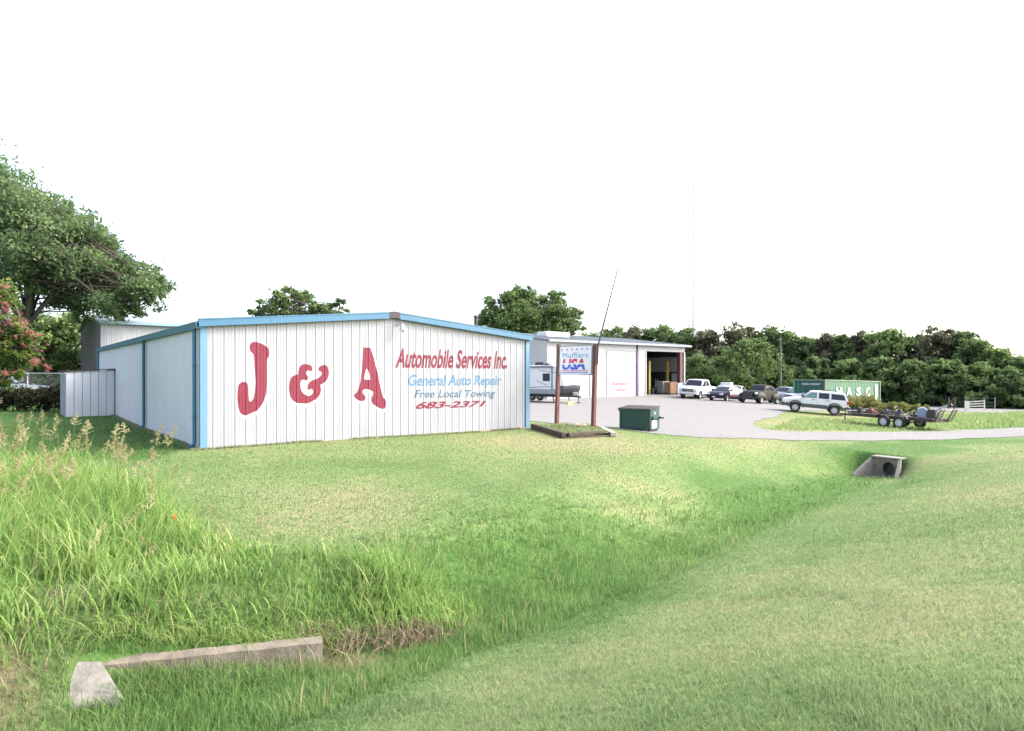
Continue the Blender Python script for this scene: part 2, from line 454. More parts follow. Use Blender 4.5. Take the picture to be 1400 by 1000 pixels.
def ground_mat():
    m = bpy.data.materials.new('grass_and_soil'); m.use_nodes = True
    t = m.node_tree; b = t.nodes['Principled BSDF']; b.inputs['Roughness'].default_value = 0.95; b.inputs['Specular IOR Level'].default_value = 0.1
    geo = t.nodes.new('ShaderNodeNewGeometry')
    d = t.nodes.new('ShaderNodeAttribute'); d.attribute_name = 'dry_shade'
    br = t.nodes.new('ShaderNodeAttribute'); br.attribute_name = 'bare'
    n = t.nodes.new('ShaderNodeTexNoise'); n.inputs['Scale'].default_value = 9; n.inputs['Detail'].default_value = 8; n.inputs['Roughness'].default_value = 0.75
    t.links.new(geo.outputs['Position'], n.inputs['Vector'])
    ad = t.nodes.new('ShaderNodeMath'); ad.operation = 'MULTIPLY_ADD'; ad.inputs[1].default_value = 1.9; ad.inputs[2].default_value = -0.95
    t.links.new(n.outputs['Fac'], ad.inputs[0])
    a2 = t.nodes.new('ShaderNodeMath'); a2.operation = 'ADD'; a2.use_clamp = True
    t.links.new(ad.outputs[0], a2.inputs[0]); t.links.new(d.outputs['Fac'], a2.inputs[1])
    cr = t.nodes.new('ShaderNodeValToRGB')
    cr.color_ramp.elements[0].color = (0.06, 0.13, 0.03, 1); cr.color_ramp.elements[1].color = (0.27, 0.235, 0.13, 1)
    e = cr.color_ramp.elements.new(0.45); e.color = (0.150, 0.205, 0.075, 1)
    t.links.new(a2.outputs[0], cr.inputs['Fac'])
    soil = t.nodes.new('ShaderNodeValToRGB')
    soil.color_ramp.elements[0].color = (0.07, 0.05, 0.035, 1); soil.color_ramp.elements[1].color = (0.26, 0.19, 0.13, 1)
    t.links.new(n.outputs['Fac'], soil.inputs['Fac'])
    mx = t.nodes.new('ShaderNodeMix'); mx.data_type = 'RGBA'
    t.links.new(br.outputs['Fac'], mx.inputs['Factor']); t.links.new(cr.outputs[0], mx.inputs['A']); t.links.new(soil.outputs[0], mx.inputs['B'])
    t.links.new(mx.outputs['Result'], b.inputs['Base Color'])
    bp = t.nodes.new('ShaderNodeBump'); bp.inputs['Strength'].default_value = 0.8; bp.inputs['Distance'].default_value = 0.03
    n2 = t.nodes.new('ShaderNodeTexNoise'); n2.inputs['Scale'].default_value = 25; n2.inputs['Detail'].default_value = 6
    t.links.new(geo.outputs['Position'], n2.inputs['Vector']); t.links.new(n2.outputs['Fac'], bp.inputs['Height']); t.links.new(bp.outputs[0], b.inputs['Normal'])
    return m
ground_mesh()
def gravel_mat(name, base, tan):
    m = bpy.data.materials.new(name); m.use_nodes = True
    t = m.node_tree; b = t.nodes['Principled BSDF']; b.inputs['Roughness'].default_value = 0.9; b.inputs['Specular IOR Level'].default_value = 0.2
    geo = t.nodes.new('ShaderNodeNewGeometry')
    def noise(s, dd):
        n = t.nodes.new('ShaderNodeTexNoise'); n.inputs['Scale'].default_value = s; n.inputs['Detail'].default_value = dd; n.inputs['Roughness'].default_value = 0.7
        t.links.new(geo.outputs['Position'], n.inputs['Vector']); return n
    a = noise(0.35, 6); c = noise(14, 6)
    cr = t.nodes.new('ShaderNodeValToRGB'); cr.color_ramp.elements[0].position = 0.35; cr.color_ramp.elements[1].position = 0.68
    cr.color_ramp.elements[0].color = (*base, 1); cr.color_ramp.elements[1].color = (*tan, 1)
    t.links.new(a.outputs['Fac'], cr.inputs['Fac'])
    mr = t.nodes.new('ShaderNodeMapRange'); mr.inputs['From Min'].default_value = .3; mr.inputs['From Max'].default_value = .7
    mr.inputs['To Min'].default_value = 0.72; mr.inputs['To Max'].default_value = 1.2
    t.links.new(c.outputs['Fac'], mr.inputs['Value'])
    mv = t.nodes.new('ShaderNodeVectorMath'); mv.operation = 'SCALE'
    t.links.new(cr.outputs[0], mv.inputs[0]); t.links.new(mr.outputs[0], mv.inputs['Scale'])
    t.links.new(mv.outputs[0], b.inputs['Base Color'])
    bp = t.nodes.new('ShaderNodeBump'); bp.inputs['Strength'].default_value = 0.6; bp.inputs['Distance'].default_value = 0.03
    t.links.new(c.outputs['Fac'], bp.inputs['Height']); t.links.new(bp.outputs[0], b.inputs['Normal'])
    return m
M_GRAVEL = gravel_mat('pale_gravel', (0.212, 0.206, 0.204), (0.205, 0.196, 0.186))
sheet('gravel_lot', LOTR, 0.02, 1.0, M_GRAVEL)
sheet('pale_dirt_track', STRIPR, 0.03, 2.0, gravel_mat('pale_dirt', (0.23, 0.22, 0.225), (0.21, 0.19, 0.175)))

# ================================================================ steel buildings
PITCH = 0.305
def rib(s, amp=0.014):
    """height of the trapezoid ribs above the pan, with two low stiffeners"""
    t = s % PITCH
    if t < .016: return amp * t / .016
    if t < .046: return amp
    if t < .062: return amp * (1 - (t - .046) / .016)
    for c in (.14, .225):
        if abs(t - c) < .012: return .006 * (1 - abs(t - c) / .012)
    return 0.0
RIBK = (0, .016, .046, .062, .128, .14, .152, .213, .225, .237)
def rib_breaks(s0, s1, ks=RIBK):
    out = [s0]
    k = math.floor(s0 / PITCH)
    while k * PITCH < s1:
        out += [k * PITCH + d for d in ks if s0 + 1e-4 < k * PITCH + d < s1 - 1e-4]
        k += 1
    return sorted(set(out + [s1]))
def ribbed(name, m, parent, s0, s1, z0, ztop, place, ks=RIBK, back=0.0, amp=0.014):
    """sheet from s0 to s1; place(s, outward, z) gives the point"""
    S = rib_breaks(s0, s1, ks); vs = []
    for s in S:
        d = rib(s, amp) + 0.001 * 0
        vs.append(place(s, d, z0)); vs.append(place(s, d, ztop(s) if callable(ztop) else ztop))
    n = len(S)
    for s in (S[0], S[-1]):
        vs.append(place(s, -.02, z0)); vs.append(place(s, -.02, ztop(s) if callable(ztop) else ztop))
    fs = [(2 * i, 2 * i + 2, 2 * i + 3, 2 * i + 1) for i in range(n - 1)]
    fs += [(2 * n, 0, 1, 2 * n + 1), (2 * n - 2, 2 * n + 2, 2 * n + 3, 2 * n - 1), (2 * n + 2, 2 * n, 2 * n + 1, 2 * n + 3)]
    return MB().add(vs, fs).build(name, m, parent)

# ---- the blue trimmed building with the painted front
BW, BL, BE, BP = 12.2, 24.2, 3.6, 4.16
main = thing('workshop_building', 'long white ribbed steel building with blue trim and painted red J & A', 'building', (A0[0], A0[1], 0), ANG)
def gz(s): return BE + (BP - BE) * (1 - abs(s - BW / 2) / (BW / 2))
for k in range(40):
    ribbed('wall_panel', M_WALL, main, k * PITCH, (k + 1) * PITCH - .0015, 0.03, lambda s: gz(s) - .05, lambda s, d, z: (s, -d, z))
for k in range(3):    # left wall, one sheet run per bay
    a, b = ((0.02, 8.8), (8.9, 16.6), (16.6, BL))[k]
    ribbed('side_wall', M_WALL_LIFTED, main, a, b, 0.03, BE - .02, lambda s, d, z: (-d, s, z), ks=(0, .016, .046, .062))
ribbed('side_wall', M_WALL_LIFTED, main, 0.02, BL, 0.03, BE - .02, lambda s, d, z: (BW + d, s, z), ks=(0, .016, .046, .062))
ribbed('rear_wall', M_WALL_LIFTED, main, 0.0, BW, 0.03, lambda s: gz(s) - .05, lambda s, d, z: (s, BL + .03 + d, z), ks=(0, .016, .046, .062))
MB().b2((-.04, -.04, -.35), (BW + .04, BL + .04, .03)).build('foundation', mat('stained_footing', (0.33, 0.27, 0.20), 0.9, var=0.3, vscale=5), main)
rf = MB()
for sgn in (0, 1):
    xe, xr = (-.12, BW / 2) if sgn == 0 else (BW + .12, BW / 2)
    ze, zr = BE + .02, BP + .07
    rf.add([(xe, -.10, ze), (xr, -.10, zr), (xr, BL + .1, zr), (xe, BL + .1, ze), (xe, -.10, ze + .05), (xr, -.10, zr + .05), (xr, BL + .1, zr + .05), (xe, BL + .1, ze + .05)],
           [(0, 1, 2, 3), (4, 5, 6, 7), (0, 1, 5, 4), (1, 2, 6, 5), (2, 3, 7, 6), (3, 0, 4, 7)])
rf.build('roof', M_ROOF, main)
# rake fascia with a lip, in lengths with laps
def rake(p, q, n):
    for i in range(n):
        a = Vector(p).lerp(Vector(q), i / n); b = Vector(p).lerp(Vector(q), (i + 1) / n)
        m = MB(); m.beam(a + Vector((0, -.012 * (i % 2) * .4, 0)), b, .10, .21); m.beam(a + Vector((0, -.035, .095)), b + Vector((0, -.035, .095)), .06, .035)
        m.beam(a + Vector((0, -.03, -.10)), b + Vector((0, -.03, -.10)), .06, .03)
        m.build('rake_trim', M_BLUE, main)
rake((-.10, -.13, BE + .03), (BW / 2 - .2, -.13, BP + .015), 3)
rake((BW / 2 + .2, -.13, BP + .015), (BW + .10, -.13, BE + .03), 3)
MB().add([(BW/2-.2,-.19,BP-.08),(BW/2,-.19,BP-.06),(BW/2+.2,-.19,BP-.08),(BW/2+.2,-.19,BP+.13),(BW/2,-.19,BP+.16),(BW/2-.2,-.19,BP+.13),
          (BW/2-.2,-.06,BP-.08),(BW/2,-.06,BP-.06),(BW/2+.2,-.06,BP-.08),(BW/2+.2,-.06,BP+.13),(BW/2,-.06,BP+.16),(BW/2-.2,-.06,BP+.13)],
         [(0,1,4,5),(1,2,3,4),(6,7,10,11),(7,8,9,10),(0,5,11,6),(2,3,9,8),(5,4,10,11),(4,3,9,10),(0,1,7,6),(1,2,8,7)]).build('peak_cap', M_BROWN, main)
for x in (0, 1):      # corner trims
    m = MB(); X = -.045 if x == 0 else BW + .045; s = 1 if x == 0 else -1
    m.b2((X, -.05, .0), (X + s * .20, -.036, BE)); m.b2((X, -.05, .0), (X + s * .014, .10, BE))
    m.build('corner_trim', mat('light_blue_trim', (0.11, 0.225, 0.34), 0.4, var=0.05), main)
gt = MB(); gt.prism([(-.02, BE + .05), (-.02, BE - .13), (-.15, BE - .13), (-.17, BE - .02), (-.19, BE + .05), (-.17, BE + .05), (-.15, BE - .02), (-.14, BE - .11), (-.04, BE - .11), (-.04, BE + .05)], -.16, BL + .1)
gt.build('gutter', M_BLUE, main)
for y in (.42, 8.85, BL - .15):
    m = MB(); m.tube([(-.11, y, BE - .08), (-.09, y, BE - .25), (-.085, y, .22), (-.10, y, .12), (-.22, y - .04, .06)], .055, 4)
    m.b2((-.15, y - .07, 2.4), (-.03, y + .07, 2.43)); m.b2((-.15, y - .07, .9), (-.03, y + .07, .93))
    m.build('downspout', M_BLUE, main)
m = MB(); m.tube([(6.32, -.03, 3.86), (6.32, -.16, 3.93), (6.32, -.30, 3.90), (6.32, -.34, 3.80)], .018, 8)
lamp = m.build('floodlight', M_WHITE, main, smooth=40)
MB().lathe([(.02, .12), (.05, .12), (.07, .06), (.12, 0), (.125, -.05), (.10, -.05), (.0, -.03)], 14, 'z', (6.32, -.34, 3.72)).build('lamp_shade', M_WHITE, lamp, smooth=50)
MB().lathe([(.0, -.09), (.045, -.07), (.055, -.03), (.03, 0)], 10, 'z', (6.32, -.34, 3.68)).build('bulb', M_STEEL, lamp, smooth=60)
m = MB(); m.tube([(6.06, -.04, 3.84), (6.0, -.10, 3.86), (5.9, -.10, 3.80)], .012, 6); m.build('conduit', M_STEEL, main)

# ---- painting on the front wall
def wall_pt(px, py):
    k = (px - 700) / F
    s = (k * A0[1] - A0[0]) / (D1[0] - D1[1] * k)
    Y = A0[1] + D1[1] * s
    return s, EYE + Y * (512 - py) / F
def catmull(P, n=5):
    out = []; N = len(P)
    for i in range(N):
        p0, p1, p2, p3 = [np.array(P[(i + j) % N], float) for j in (-1, 0, 1, 2)]
        for k in range(n):
            t = k / n
            out.append(tuple(.5 * ((2 * p1) + (-p0 + p2) * t + (2 * p0 - 5 * p1 + 4 * p2 - p3) * t * t + (-p0 + 3 * p1 - 3 * p2 + p3) * t ** 3)))
    return out
def fill(polys):
    pts = []; cons = []
    for P in polys:
        cons.append(list(range(len(pts), len(pts) + len(P)))); pts += [Vector(p) for p in P]
    if len(polys) == 1:
        v, e, f, *_ = delaunay_2d_cdt(pts, [], cons, 1, 1e-5)
    else:
        v, e, f, *_ = delaunay_2d_cdt(pts, [], cons, 1, 1e-5)
        hole = polys[1:]
        keep = []
        for q in f:
            c = sum((v[i] for i in q), Vector((0, 0))) / len(q)
            if not any(bool(inside(np.array([c.x]), np.array([c.y]), h)[0]) for h in hole): keep.append(q)
        f = keep
    return [tuple(p) for p in v], f
def paint(name, V2, faces, m, parent, lift=.003):
    """flat print that follows the ribs of the front wall"""
    me = bpy.data.meshes.new(name)
    me.from_pydata([(a, 0, b) for a, b in V2], [], faces)
    bm = bmesh.new(); bm.from_mesh(me)
    x0 = min(p[0] for p in V2); x1 = max(p[0] for p in V2)
    for x in rib_breaks(x0, x1)[1:-1]:
        bmesh.ops.bisect_plane(bm, geom=bm.verts[:] + bm.edges[:] + bm.faces[:], plane_co=(x, 0, 0), plane_no=(1, 0, 0), dist=1e-5)
    for v in bm.verts: v.co.y = -rib(v.co.x) - lift
    bmesh.ops.triangulate(bm, faces=bm.faces[:])
    for f in bm.faces:
        f.normal_update()
        if f.normal.y > 0: f.normal_flip()
    bm.to_mesh(me); bm.free(); me.materials.append(m)
    return obj(name, me, parent)
def zpx(P, ox, oy, sc): return [(ox + x / sc, oy + y / sc) for x, y in P]
SJ = 1167 / 140
J = zpx([(262,65),(310,68),(370,90),(428,130),(445,175),(440,230),(418,265),(415,350),(415,480),(412,590),(400,680),(365,770),(305,845),(240,875),(180,902),(140,895),(105,860),(85,780),(78,700),(85,600),(98,550),(130,525),(165,520),(195,540),(205,600),(208,680),(212,730),(228,743),(255,725),(272,670),(283,580),(285,500),(280,420),(273,330),(270,250),(260,205),(235,180),(220,150),(222,105),(238,78)], 315, 460, SJ)
AMP = zpx([(235,318),(280,325),(305,350),(310,385),(300,400),(285,395),(262,392),(240,402),(236,420),(245,440),(262,465),(258,490),(240,502),(215,498),(190,498),(175,520),(172,560),(180,610),(205,650),(245,675),(270,680),(300,665),(315,640),(312,612),(295,600),(275,608),(255,612),(250,590),(255,560),(280,520),(330,495),(360,485),(390,465),(412,440),(415,415),(400,400),(385,398),(378,375),(395,345),(430,330),(465,330),(488,360),(497,410),(488,470),(460,515),(420,545),(400,555),(408,600),(400,650),(370,700),(320,735),(255,765),(190,765),(140,762),(90,735),(58,690),(45,630),(42,570),(55,500),(80,460),(120,440),(145,430),(148,395),(165,350),(195,323)], 390, 460, SJ)
AO = zpx([(890,130),(930,129),(968,132),(982,170),(1010,250),(1035,360),(1058,430),(1070,510),(1090,600),(1115,690),(1140,725),(1148,770),(1140,810),(1115,828),(1070,818),(1020,790),(985,755),(980,710),(998,670),(1000,640),(980,618),(935,605),(895,608),(880,630),(888,655),(912,685),(910,720),(890,738),(845,735),(800,710),(785,685),(795,655),(820,635),(840,580),(858,500),(870,400),(880,260),(886,160)], 390, 460, SJ)
AH = zpx([(928,370),(948,405),(968,480),(963,492),(905,492),(902,465),(914,400)], 390, 460, SJ)
def expand(P, d, sx, sz):
    out = []; n = len(P)
    ar = sum(P[i][0] * P[(i + 1) % n][1] - P[(i + 1) % n][0] * P[i][1] for i in range(n))
    s = 1 if ar > 0 else -1
    for i in range(n):
        a = P[i - 2]; b = P[(i + 2) % n]
        tx, ty = b[0] - a[0], b[1] - a[1]; L = math.hypot(tx, ty) or 1
        out.append((P[i][0] + s * ty / L * d + sx, P[i][1] - s * tx / L * d + sz))
    return out
for outl, hole, nm in ((J, None, 'painted_letter'), (AMP, None, 'painted_ampersand'), (AO, AH, 'painted_letter')):
    P = [wall_pt(*p) for p in catmull(outl, 4)]
    polys = [P]
    if hole: polys.append([wall_pt(*p) for p in catmull(hole, 3)])
    V2, fs = fill([expand(P, .055, .035, -.05)])
    halo = paint('letter_outline', V2, fs, M_HALO, main, .0015)
    V2, fs = fill(polys)
    paint(nm, V2, fs, M_RED, main, .004)

def text_mesh(body, bold=0.0, space=1.0, shear=0.0):
    c = bpy.data.curves.new('lettering', 'FONT'); c.body = body; c.offset = bold; c.resolution_u = 4
    c.space_character = space; c.shear = shear; c.fill_mode = 'FRONT'
    o = bpy.data.objects.new('lettering', c); col.objects.link(o)
    dg = bpy.context.evaluated_depsgraph_get(); dg.update()
    me = bpy.data.meshes.new_from_object(o.evaluated_get(dg))
    bpy.data.objects.remove(o); bpy.data.curves.remove(c)
    V = [(v.co.x, v.co.y) for v in me.vertices]; fs = [tuple(p.vertices) for p in me.polygons]
    bpy.data.meshes.remove(me)
    return V, fs
CAP = 0.729
def text_on_wall(body, l, lt, r, rt, m, bold, shear=0.0, wob=0.0):
    V, fs = text_mesh(body, bold)
    x0 = min(v[0] for v in V); x1 = max(v[0] for v in V)
    s0, z0 = wall_pt(*l); _, z0t = wall_pt(*lt); s1, z1 = wall_pt(*r); _, z1t = wall_pt(*rt)
    out = []
    for x, y in V:
        t = (x - x0) / (x1 - x0); yy = y / CAP
        zb = z0 + (z1 - z0) * t; h = (z0t - z0) * (1 - t) + (z1t - z1) * t
        out.append((s0 + (s1 - s0) * t + shear * (yy - .5) * h, zb + h * yy))
    paint('painted_lettering', out, fs, m, main, .004)
text_on_wall('Automobile Services Inc.', (542.5, 502), (542.5, 475.6), (694.5, 503.6), (694.5, 480), M_RED, .028, .16)
text_on_wall('General Auto Repair', (558, 527.5), (558, 512), (685.5, 526.3), (685.5, 513.2), M_LBLUE, .022, .2)
text_on_wall('Free Local Towing', (567.5, 543.9), (567.5, 533), (676.5, 542.5), (676.5, 533), M_SLATE, .016, .3)
text_on_wall('683-2371', (570, 559.1), (570, 549.6), (662, 555.7), (662, 548.0), M_RED, .035, .9)

# ---- lean-to shed on the left wall
shed = thing('lean_to_shed', 'low white steel panel shed leaning on the left wall of the workshop', 'shed', Vector((A0[0], A0[1], 0)) + Vector((D2[0], D2[1], 0)) * 17.4, ANG)
zs = hz(-20, 32)
shw = 2.0
for k in range(6):
    a = -shw + k * shw / 6 - .04; b = a + shw / 6 - .012
    vs = [(a, 0, zs), (a + .02, -.022, zs), (b - .02, -.022, zs), (b, 0, zs), (a, 0, 2.28 + .06 * (k / 6)), (a + .02, -.022, 2.28 + .06 * (k / 6)), (b - .02, -.022, 2.29 + .06 * ((k + 1) / 6)), (b, 0, 2.29 + .06 * ((k + 1) / 6))]
    MB().add(vs, [(0, 1, 5, 4), (1, 2, 6, 5), (2, 3, 7, 6), (0, 4, 7, 3)]).build('wall_panel', M_WALL_LIFTED, shed)
ribbed('side_wall', mat('dull_shed_side', (0.26, 0.28, 0.32), 0.6, var=.1), shed, 0.02, 3.2, zs, 2.2, lambda s, d, z: (-shw - .06 - d, s, z))
MB().add([(-shw - .15, -.12, 2.30), (-.03, -.12, 2.40), (-.03, 3.3, 2.40), (-shw - .15, 3.3, 2.30), (-shw - .15, -.12, 2.34), (-.03, -.12, 2.44), (-.03, 3.3, 2.44), (-shw - .15, 3.3, 2.34)],
         [(0, 1, 2, 3), (4, 5, 6, 7), (0, 1, 5, 4), (1, 2, 6, 5), (2, 3, 7, 6), (3, 0, 4, 7)]).build('roof', M_BROWN, shed)

# ---- taller building behind
rear = thing('rear_barn', 'tall white steel barn with a weathered grey gable end behind the workshop', 'building', (-28.6, 45, 0), ANG)
M_GABLE = mat('weathered_gable', (0.115, 0.11, 0.105), 0.8, var=.2, vscale=2)
RE, RR, RD, RL = 5.8, 6.7, 14.6, 14.0
def rz(s): return RE + (RR - RE) * (1 - abs(s - RD / 2) / (RD / 2))
for k in range(3): ribbed('front_wall', M_WALL, rear, k * RL / 3, (k + 1) * RL / 3 - .01, .1, RE, lambda s, d, z: (s, -d, z))
ribbed('gable_wall', M_GABLE, rear, 0, RD, .1, rz, lambda s, d, z: (-d, s, z))
ribbed('gable_wall', M_WALL_LIFTED, rear, 0, RD, .1, rz, lambda s, d, z: (RL + d, s, z))
ribbed('rear_wall', M_WALL_LIFTED, rear, 0, RL, .1, RE, lambda s, d, z: (s, RD + d, z))
for sg in (0, 1):
    ye, yr = (-.25, RD / 2) if sg == 0 else (RD + .25, RD / 2)
    MB().add([(-.25, ye, RE + .02), (RL + .2, ye, RE + .02), (RL + .2, yr, RR + .05), (-.25, yr, RR + .05), (-.25, ye, RE + .09), (RL + .2, ye, RE + .09), (RL + .2, yr, RR + .12), (-.25, yr, RR + .12)],
             [(0, 1, 2, 3), (4, 5, 6, 7), (0, 1, 5, 4), (1, 2, 6, 5), (2, 3, 7, 6), (3, 0, 4, 7)]).build('roof', M_ROOF, rear)
MB().b2((-.2, -.42, RE - .12), (RL, -.26, RE + .05)).build('gutter', mat('dull_blue_trim', (0.20, 0.32, 0.42), .5, var=.1), rear)
MB().b2((-.06, -.06, .1), (.22, -.045, RE - .02)).build('corner_trim', M_GREYTRIM, rear)

# ================================================================ radiator shop
SH0 = (3.21, 59.07); SL = 20.65; SZ = -.10; SE = 5.25
shop = thing('radiator_shop', 'long white steel garage with roller doors and one open bay across the lot', 'building', (SH0[0], SH0[1], 0), ANG)
def spx(px):
    k = (px - 700) / F
    return (k * SH0[1] - SH0[0]) / (D1[0] - D1[1] * k)
def sz_(px, py):
    return EYE + (SH0[1] + D1[1] * spx(px)) * (512 - py) / F
M_SWALL = mat('shop_wall', (0.40, 0.40, 0.41), 0.45, var=.05)
d1a, d1b = spx(757), spx(806.5)
d2a, d2b = spx(829.5), spx(870)
oa, ob = spx(883), spx(930)
zd1 = sz_(806, 508); zd2 = sz_(848, 480); zo = sz_(905, 481)
fr = lambda s, d, z: (s, -d, z)
for a, b, z0, z1 in ((0, d1a, SZ, SE), (d1a, d1b, zd1, SE), (d1b, d2a, SZ, SE), (d2a, d2b, zd2, SE), (d2b + .25, oa, SZ, SE), (oa, ob + .8, zo, SE)):
    ribbed('wall_panel', M_SWALL, shop, a, b - .005, z0, z1, fr)
SD = 18.0; SRZ = 1.15
def sg_(s): return SE + SRZ * (1 - abs(s - SD / 2) / (SD / 2))
ribbed('gable_wall', M_SWALL, shop, 0.02, SD, SZ, sg_, lambda s, d, z: (-d, s, z), ks=(0, .016, .046, .062))
ribbed('rear_wall', M_SWALL, shop, 0, SL, SZ, SE, lambda s, d, z: (s, SD + d, z), ks=(0, .016, .046, .062))
ribbed('gable_wall', M_SWALL, shop, .45, SD, SZ, sg_, lambda s, d, z: (SL + d, s, z), ks=(0, .016, .046, .062))
for sgn in (0, 1):
    ye, yr = (-.35, SD / 2) if sgn == 0 else (SD + .35, SD / 2)
    r = MB(); r.add([(-.2, ye, SE + .03), (SL + .3, ye, SE + .03), (SL + .3, yr, SE + SRZ + .03), (-.2, yr, SE + SRZ + .03), (-.2, ye, SE + .12), (SL + .3, ye, SE + .12), (SL + .3, yr, SE + SRZ + .12), (-.2, yr, SE + SRZ + .12)],
             [(0, 1, 2, 3), (4, 5, 6, 7), (0, 1, 5, 4), (1, 2, 6, 5), (2, 3, 7, 6), (3, 0, 4, 7)])
    for k in range(34):
        x = -.1 + k * .62; r.beam((x, ye, SE + .14), (x, yr, SE + SRZ + .14), .06, .04)
    r.build('roof', M_ROOF, shop)
MB().b2((-.2, -.55, SE - .10), (SL + .3, -.37, SE + .12)).build('gutter', M_GREYTRIM, shop)
def door(a, b, z1, n, lab):
    dd = MB(); w_ = .06
    fm = MB(); fm.b2((a - .07, -.06, SZ), (a - .002, -.02, z1 + .06)); fm.b2((b + .002, -.06, SZ), (b + .07, -.02, z1 + .06)); fm.b2((a, -.06, z1 + .002), (b, -.02, z1 + .06))
    f = fm.build('roller_door', mat('dark_door_frame', (0.30, 0.31, 0.34), .5), shop)
    hh = (z1 - SZ) / n
    for i in range(n):
        MB().b2((a, .02, SZ + i * hh + .006), (b, .07, SZ + (i + 1) * hh - .006)).build('door_panel', mat('roller_door_white', (0.44, 0.45, 0.46), .4), f)
    return f
door(d1a, d1b, zd1, 5, None)
door(d2a, d2b, zd2, 8, None)
V, fs = text_mesh('Radiator', .022, 1.05, .35); V2, fs2 = text_mesh('Shop', .022, 1.05, .35)
def txt(V, fs, a, b, z0, h, nm, m, parent, y=.012, up=0.0):
    x0 = min(p[0] for p in V); x1 = max(p[0] for p in V)
    me = MB(); me.add([(a + (b - a) * (x - x0) / (x1 - x0), y, z0 + h * yy / CAP + up * (x - x0) / (x1 - x0)) for x, yy in V], fs)
    return me.build(nm, m, parent)
M_SIGNRED = mat('sign_red_paint', (0.22, 0.01, 0.02), .6)
txt(V, fs, spx(836.5), spx(861), sz_(848, 526.5), .30, 'painted_lettering', M_SIGNRED, shop)
txt(V2, fs2, spx(842), spx(855), sz_(848, 534.5), .32, 'painted_lettering', M_SIGNRED, shop)
MB().b2((d2b + .005, -.09, SZ), (d2b + .245, .04, zd2 + .1)).build('door_post', mat('plum_post', (0.09, 0.05, 0.11), .6), shop)
MB().b2((oa - .1, -.08, SZ), (oa - .0, .1, zo)).build('bay_trim', M_WHITE, shop)
MB().b2((ob + .0, .02, SZ), (ob + .5, .45, SE - .1)).build('steel_column', mat('red_oxide_steel', (0.10, 0.038, 0.04), .6, var=.15), shop)
MB().b2((ob + .62, -.10, SZ), (ob + .74, .02, zo)).build('downspout', M_WHITE, shop)
# ribbed partition and back of the open bay, pale sheets between bands coloured dark
BB = 9.0
ba, bb = oa - 1.0, SL - .02
def yz(px, py, yb=BB):      # height on the back plane
    X = 0
    return EYE + (SH0[1] + D2[1] * yb + D1[1] * 15) * (512 - py) / F
M_BAY = mat('bay_back_sheet', (0.30, 0.29, 0.28), .6, var=.06)
ribbed('bay_upper_sheet', M_BAY, shop, .6, BB - .1, 2.45, 4.1, lambda s, d, z: (SL - .10 - d, s, z))
MB().b2((SL - .22, .6, 4.1), (SL - .04, BB, 4.26)).build('girt', M_BROWN, shop)
MB().b2((SL - .22, .6, 2.26), (SL - .04, BB, 2.45)).build('girt', M_BROWN, shop)
MB().b2((SL - .10, .6, 4.26), (SL - .05, BB, SE - .1)).build('bay_side_wall', M_DARK, shop)  # dark colour stands in for the shade around the purlins
ribbed('bay_lower_sheet', M_SWALL, shop, .6, 1.9, SZ, 2.25, lambda s, d, z: (SL - .10 - d, s, z))
MB().b2((SL - .12, 1.92, SZ), (SL - .05, BB, 2.26)).build('bay_side_wall', M_DARK, shop)  # dark panel standing in for goods and machinery deeper in the bay
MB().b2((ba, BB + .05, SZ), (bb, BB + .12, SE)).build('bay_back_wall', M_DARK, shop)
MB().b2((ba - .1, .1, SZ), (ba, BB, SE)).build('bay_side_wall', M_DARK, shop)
MB().b2((ba, .1, SZ - .05), (SL, BB, SZ + .02)).build('bay_floor', mat('oily_slab', (0.16, 0.15, 0.15), .7, var=.2, vscale=1), shop)
MB().b2((ba, .3, SE - .3), (SL, BB, SE - .05)).build('roof_purlins', mat('purlin_red', (0.09, 0.05, 0.05), .7), shop)
def shoploc(px, dy):
    k = (px - 700) / F
    ox, oy = SH0[0] + D2[0] * dy, SH0[1] + D2[1] * dy
    s = (k * oy - ox) / (D1[0] - D1[1] * k)
    return Vector((ox + D1[0] * s, oy + D1[1] * s, SZ + .02))
for px in (887.5, 912.5):
    l = thing('car_lift_post', 'tall yellow steel lift post in the open bay, %s' % ('on its left side' if px < 900 else 'behind the tan crate'), 'lift post', (0, 0, 0), 0, 'yellow lift posts in the open bay')
    l.location = shoploc(px, 1.6 if px < 900 else 1.9); l.rotation_euler = (0, 0, ANG)
    YM = mat('lift_yellow', (0.26, 0.19, 0.04), .5, var=.15)
    m = MB(); m.b2((-.14, -.1, 0), (.14, -.06, 3.7)); m.b2((-.14, -.06, 0), (-.10, .16, 3.7)); m.b2((.10, -.06, 0), (.14, .16, 3.7)); m.build('column', YM, l)
    MB().b2((-.3, -.3, 0), (.3, .3, .03)).build('base_plate', M_BLKMET, l)
    m = MB(); m.b2((-.09, -.05, .5), (.09, .1, .9)); m.beam((0, .0, .6), (.7, -.5, .6), .1, .08); m.build('lift_arm', M_BLKMET, l)
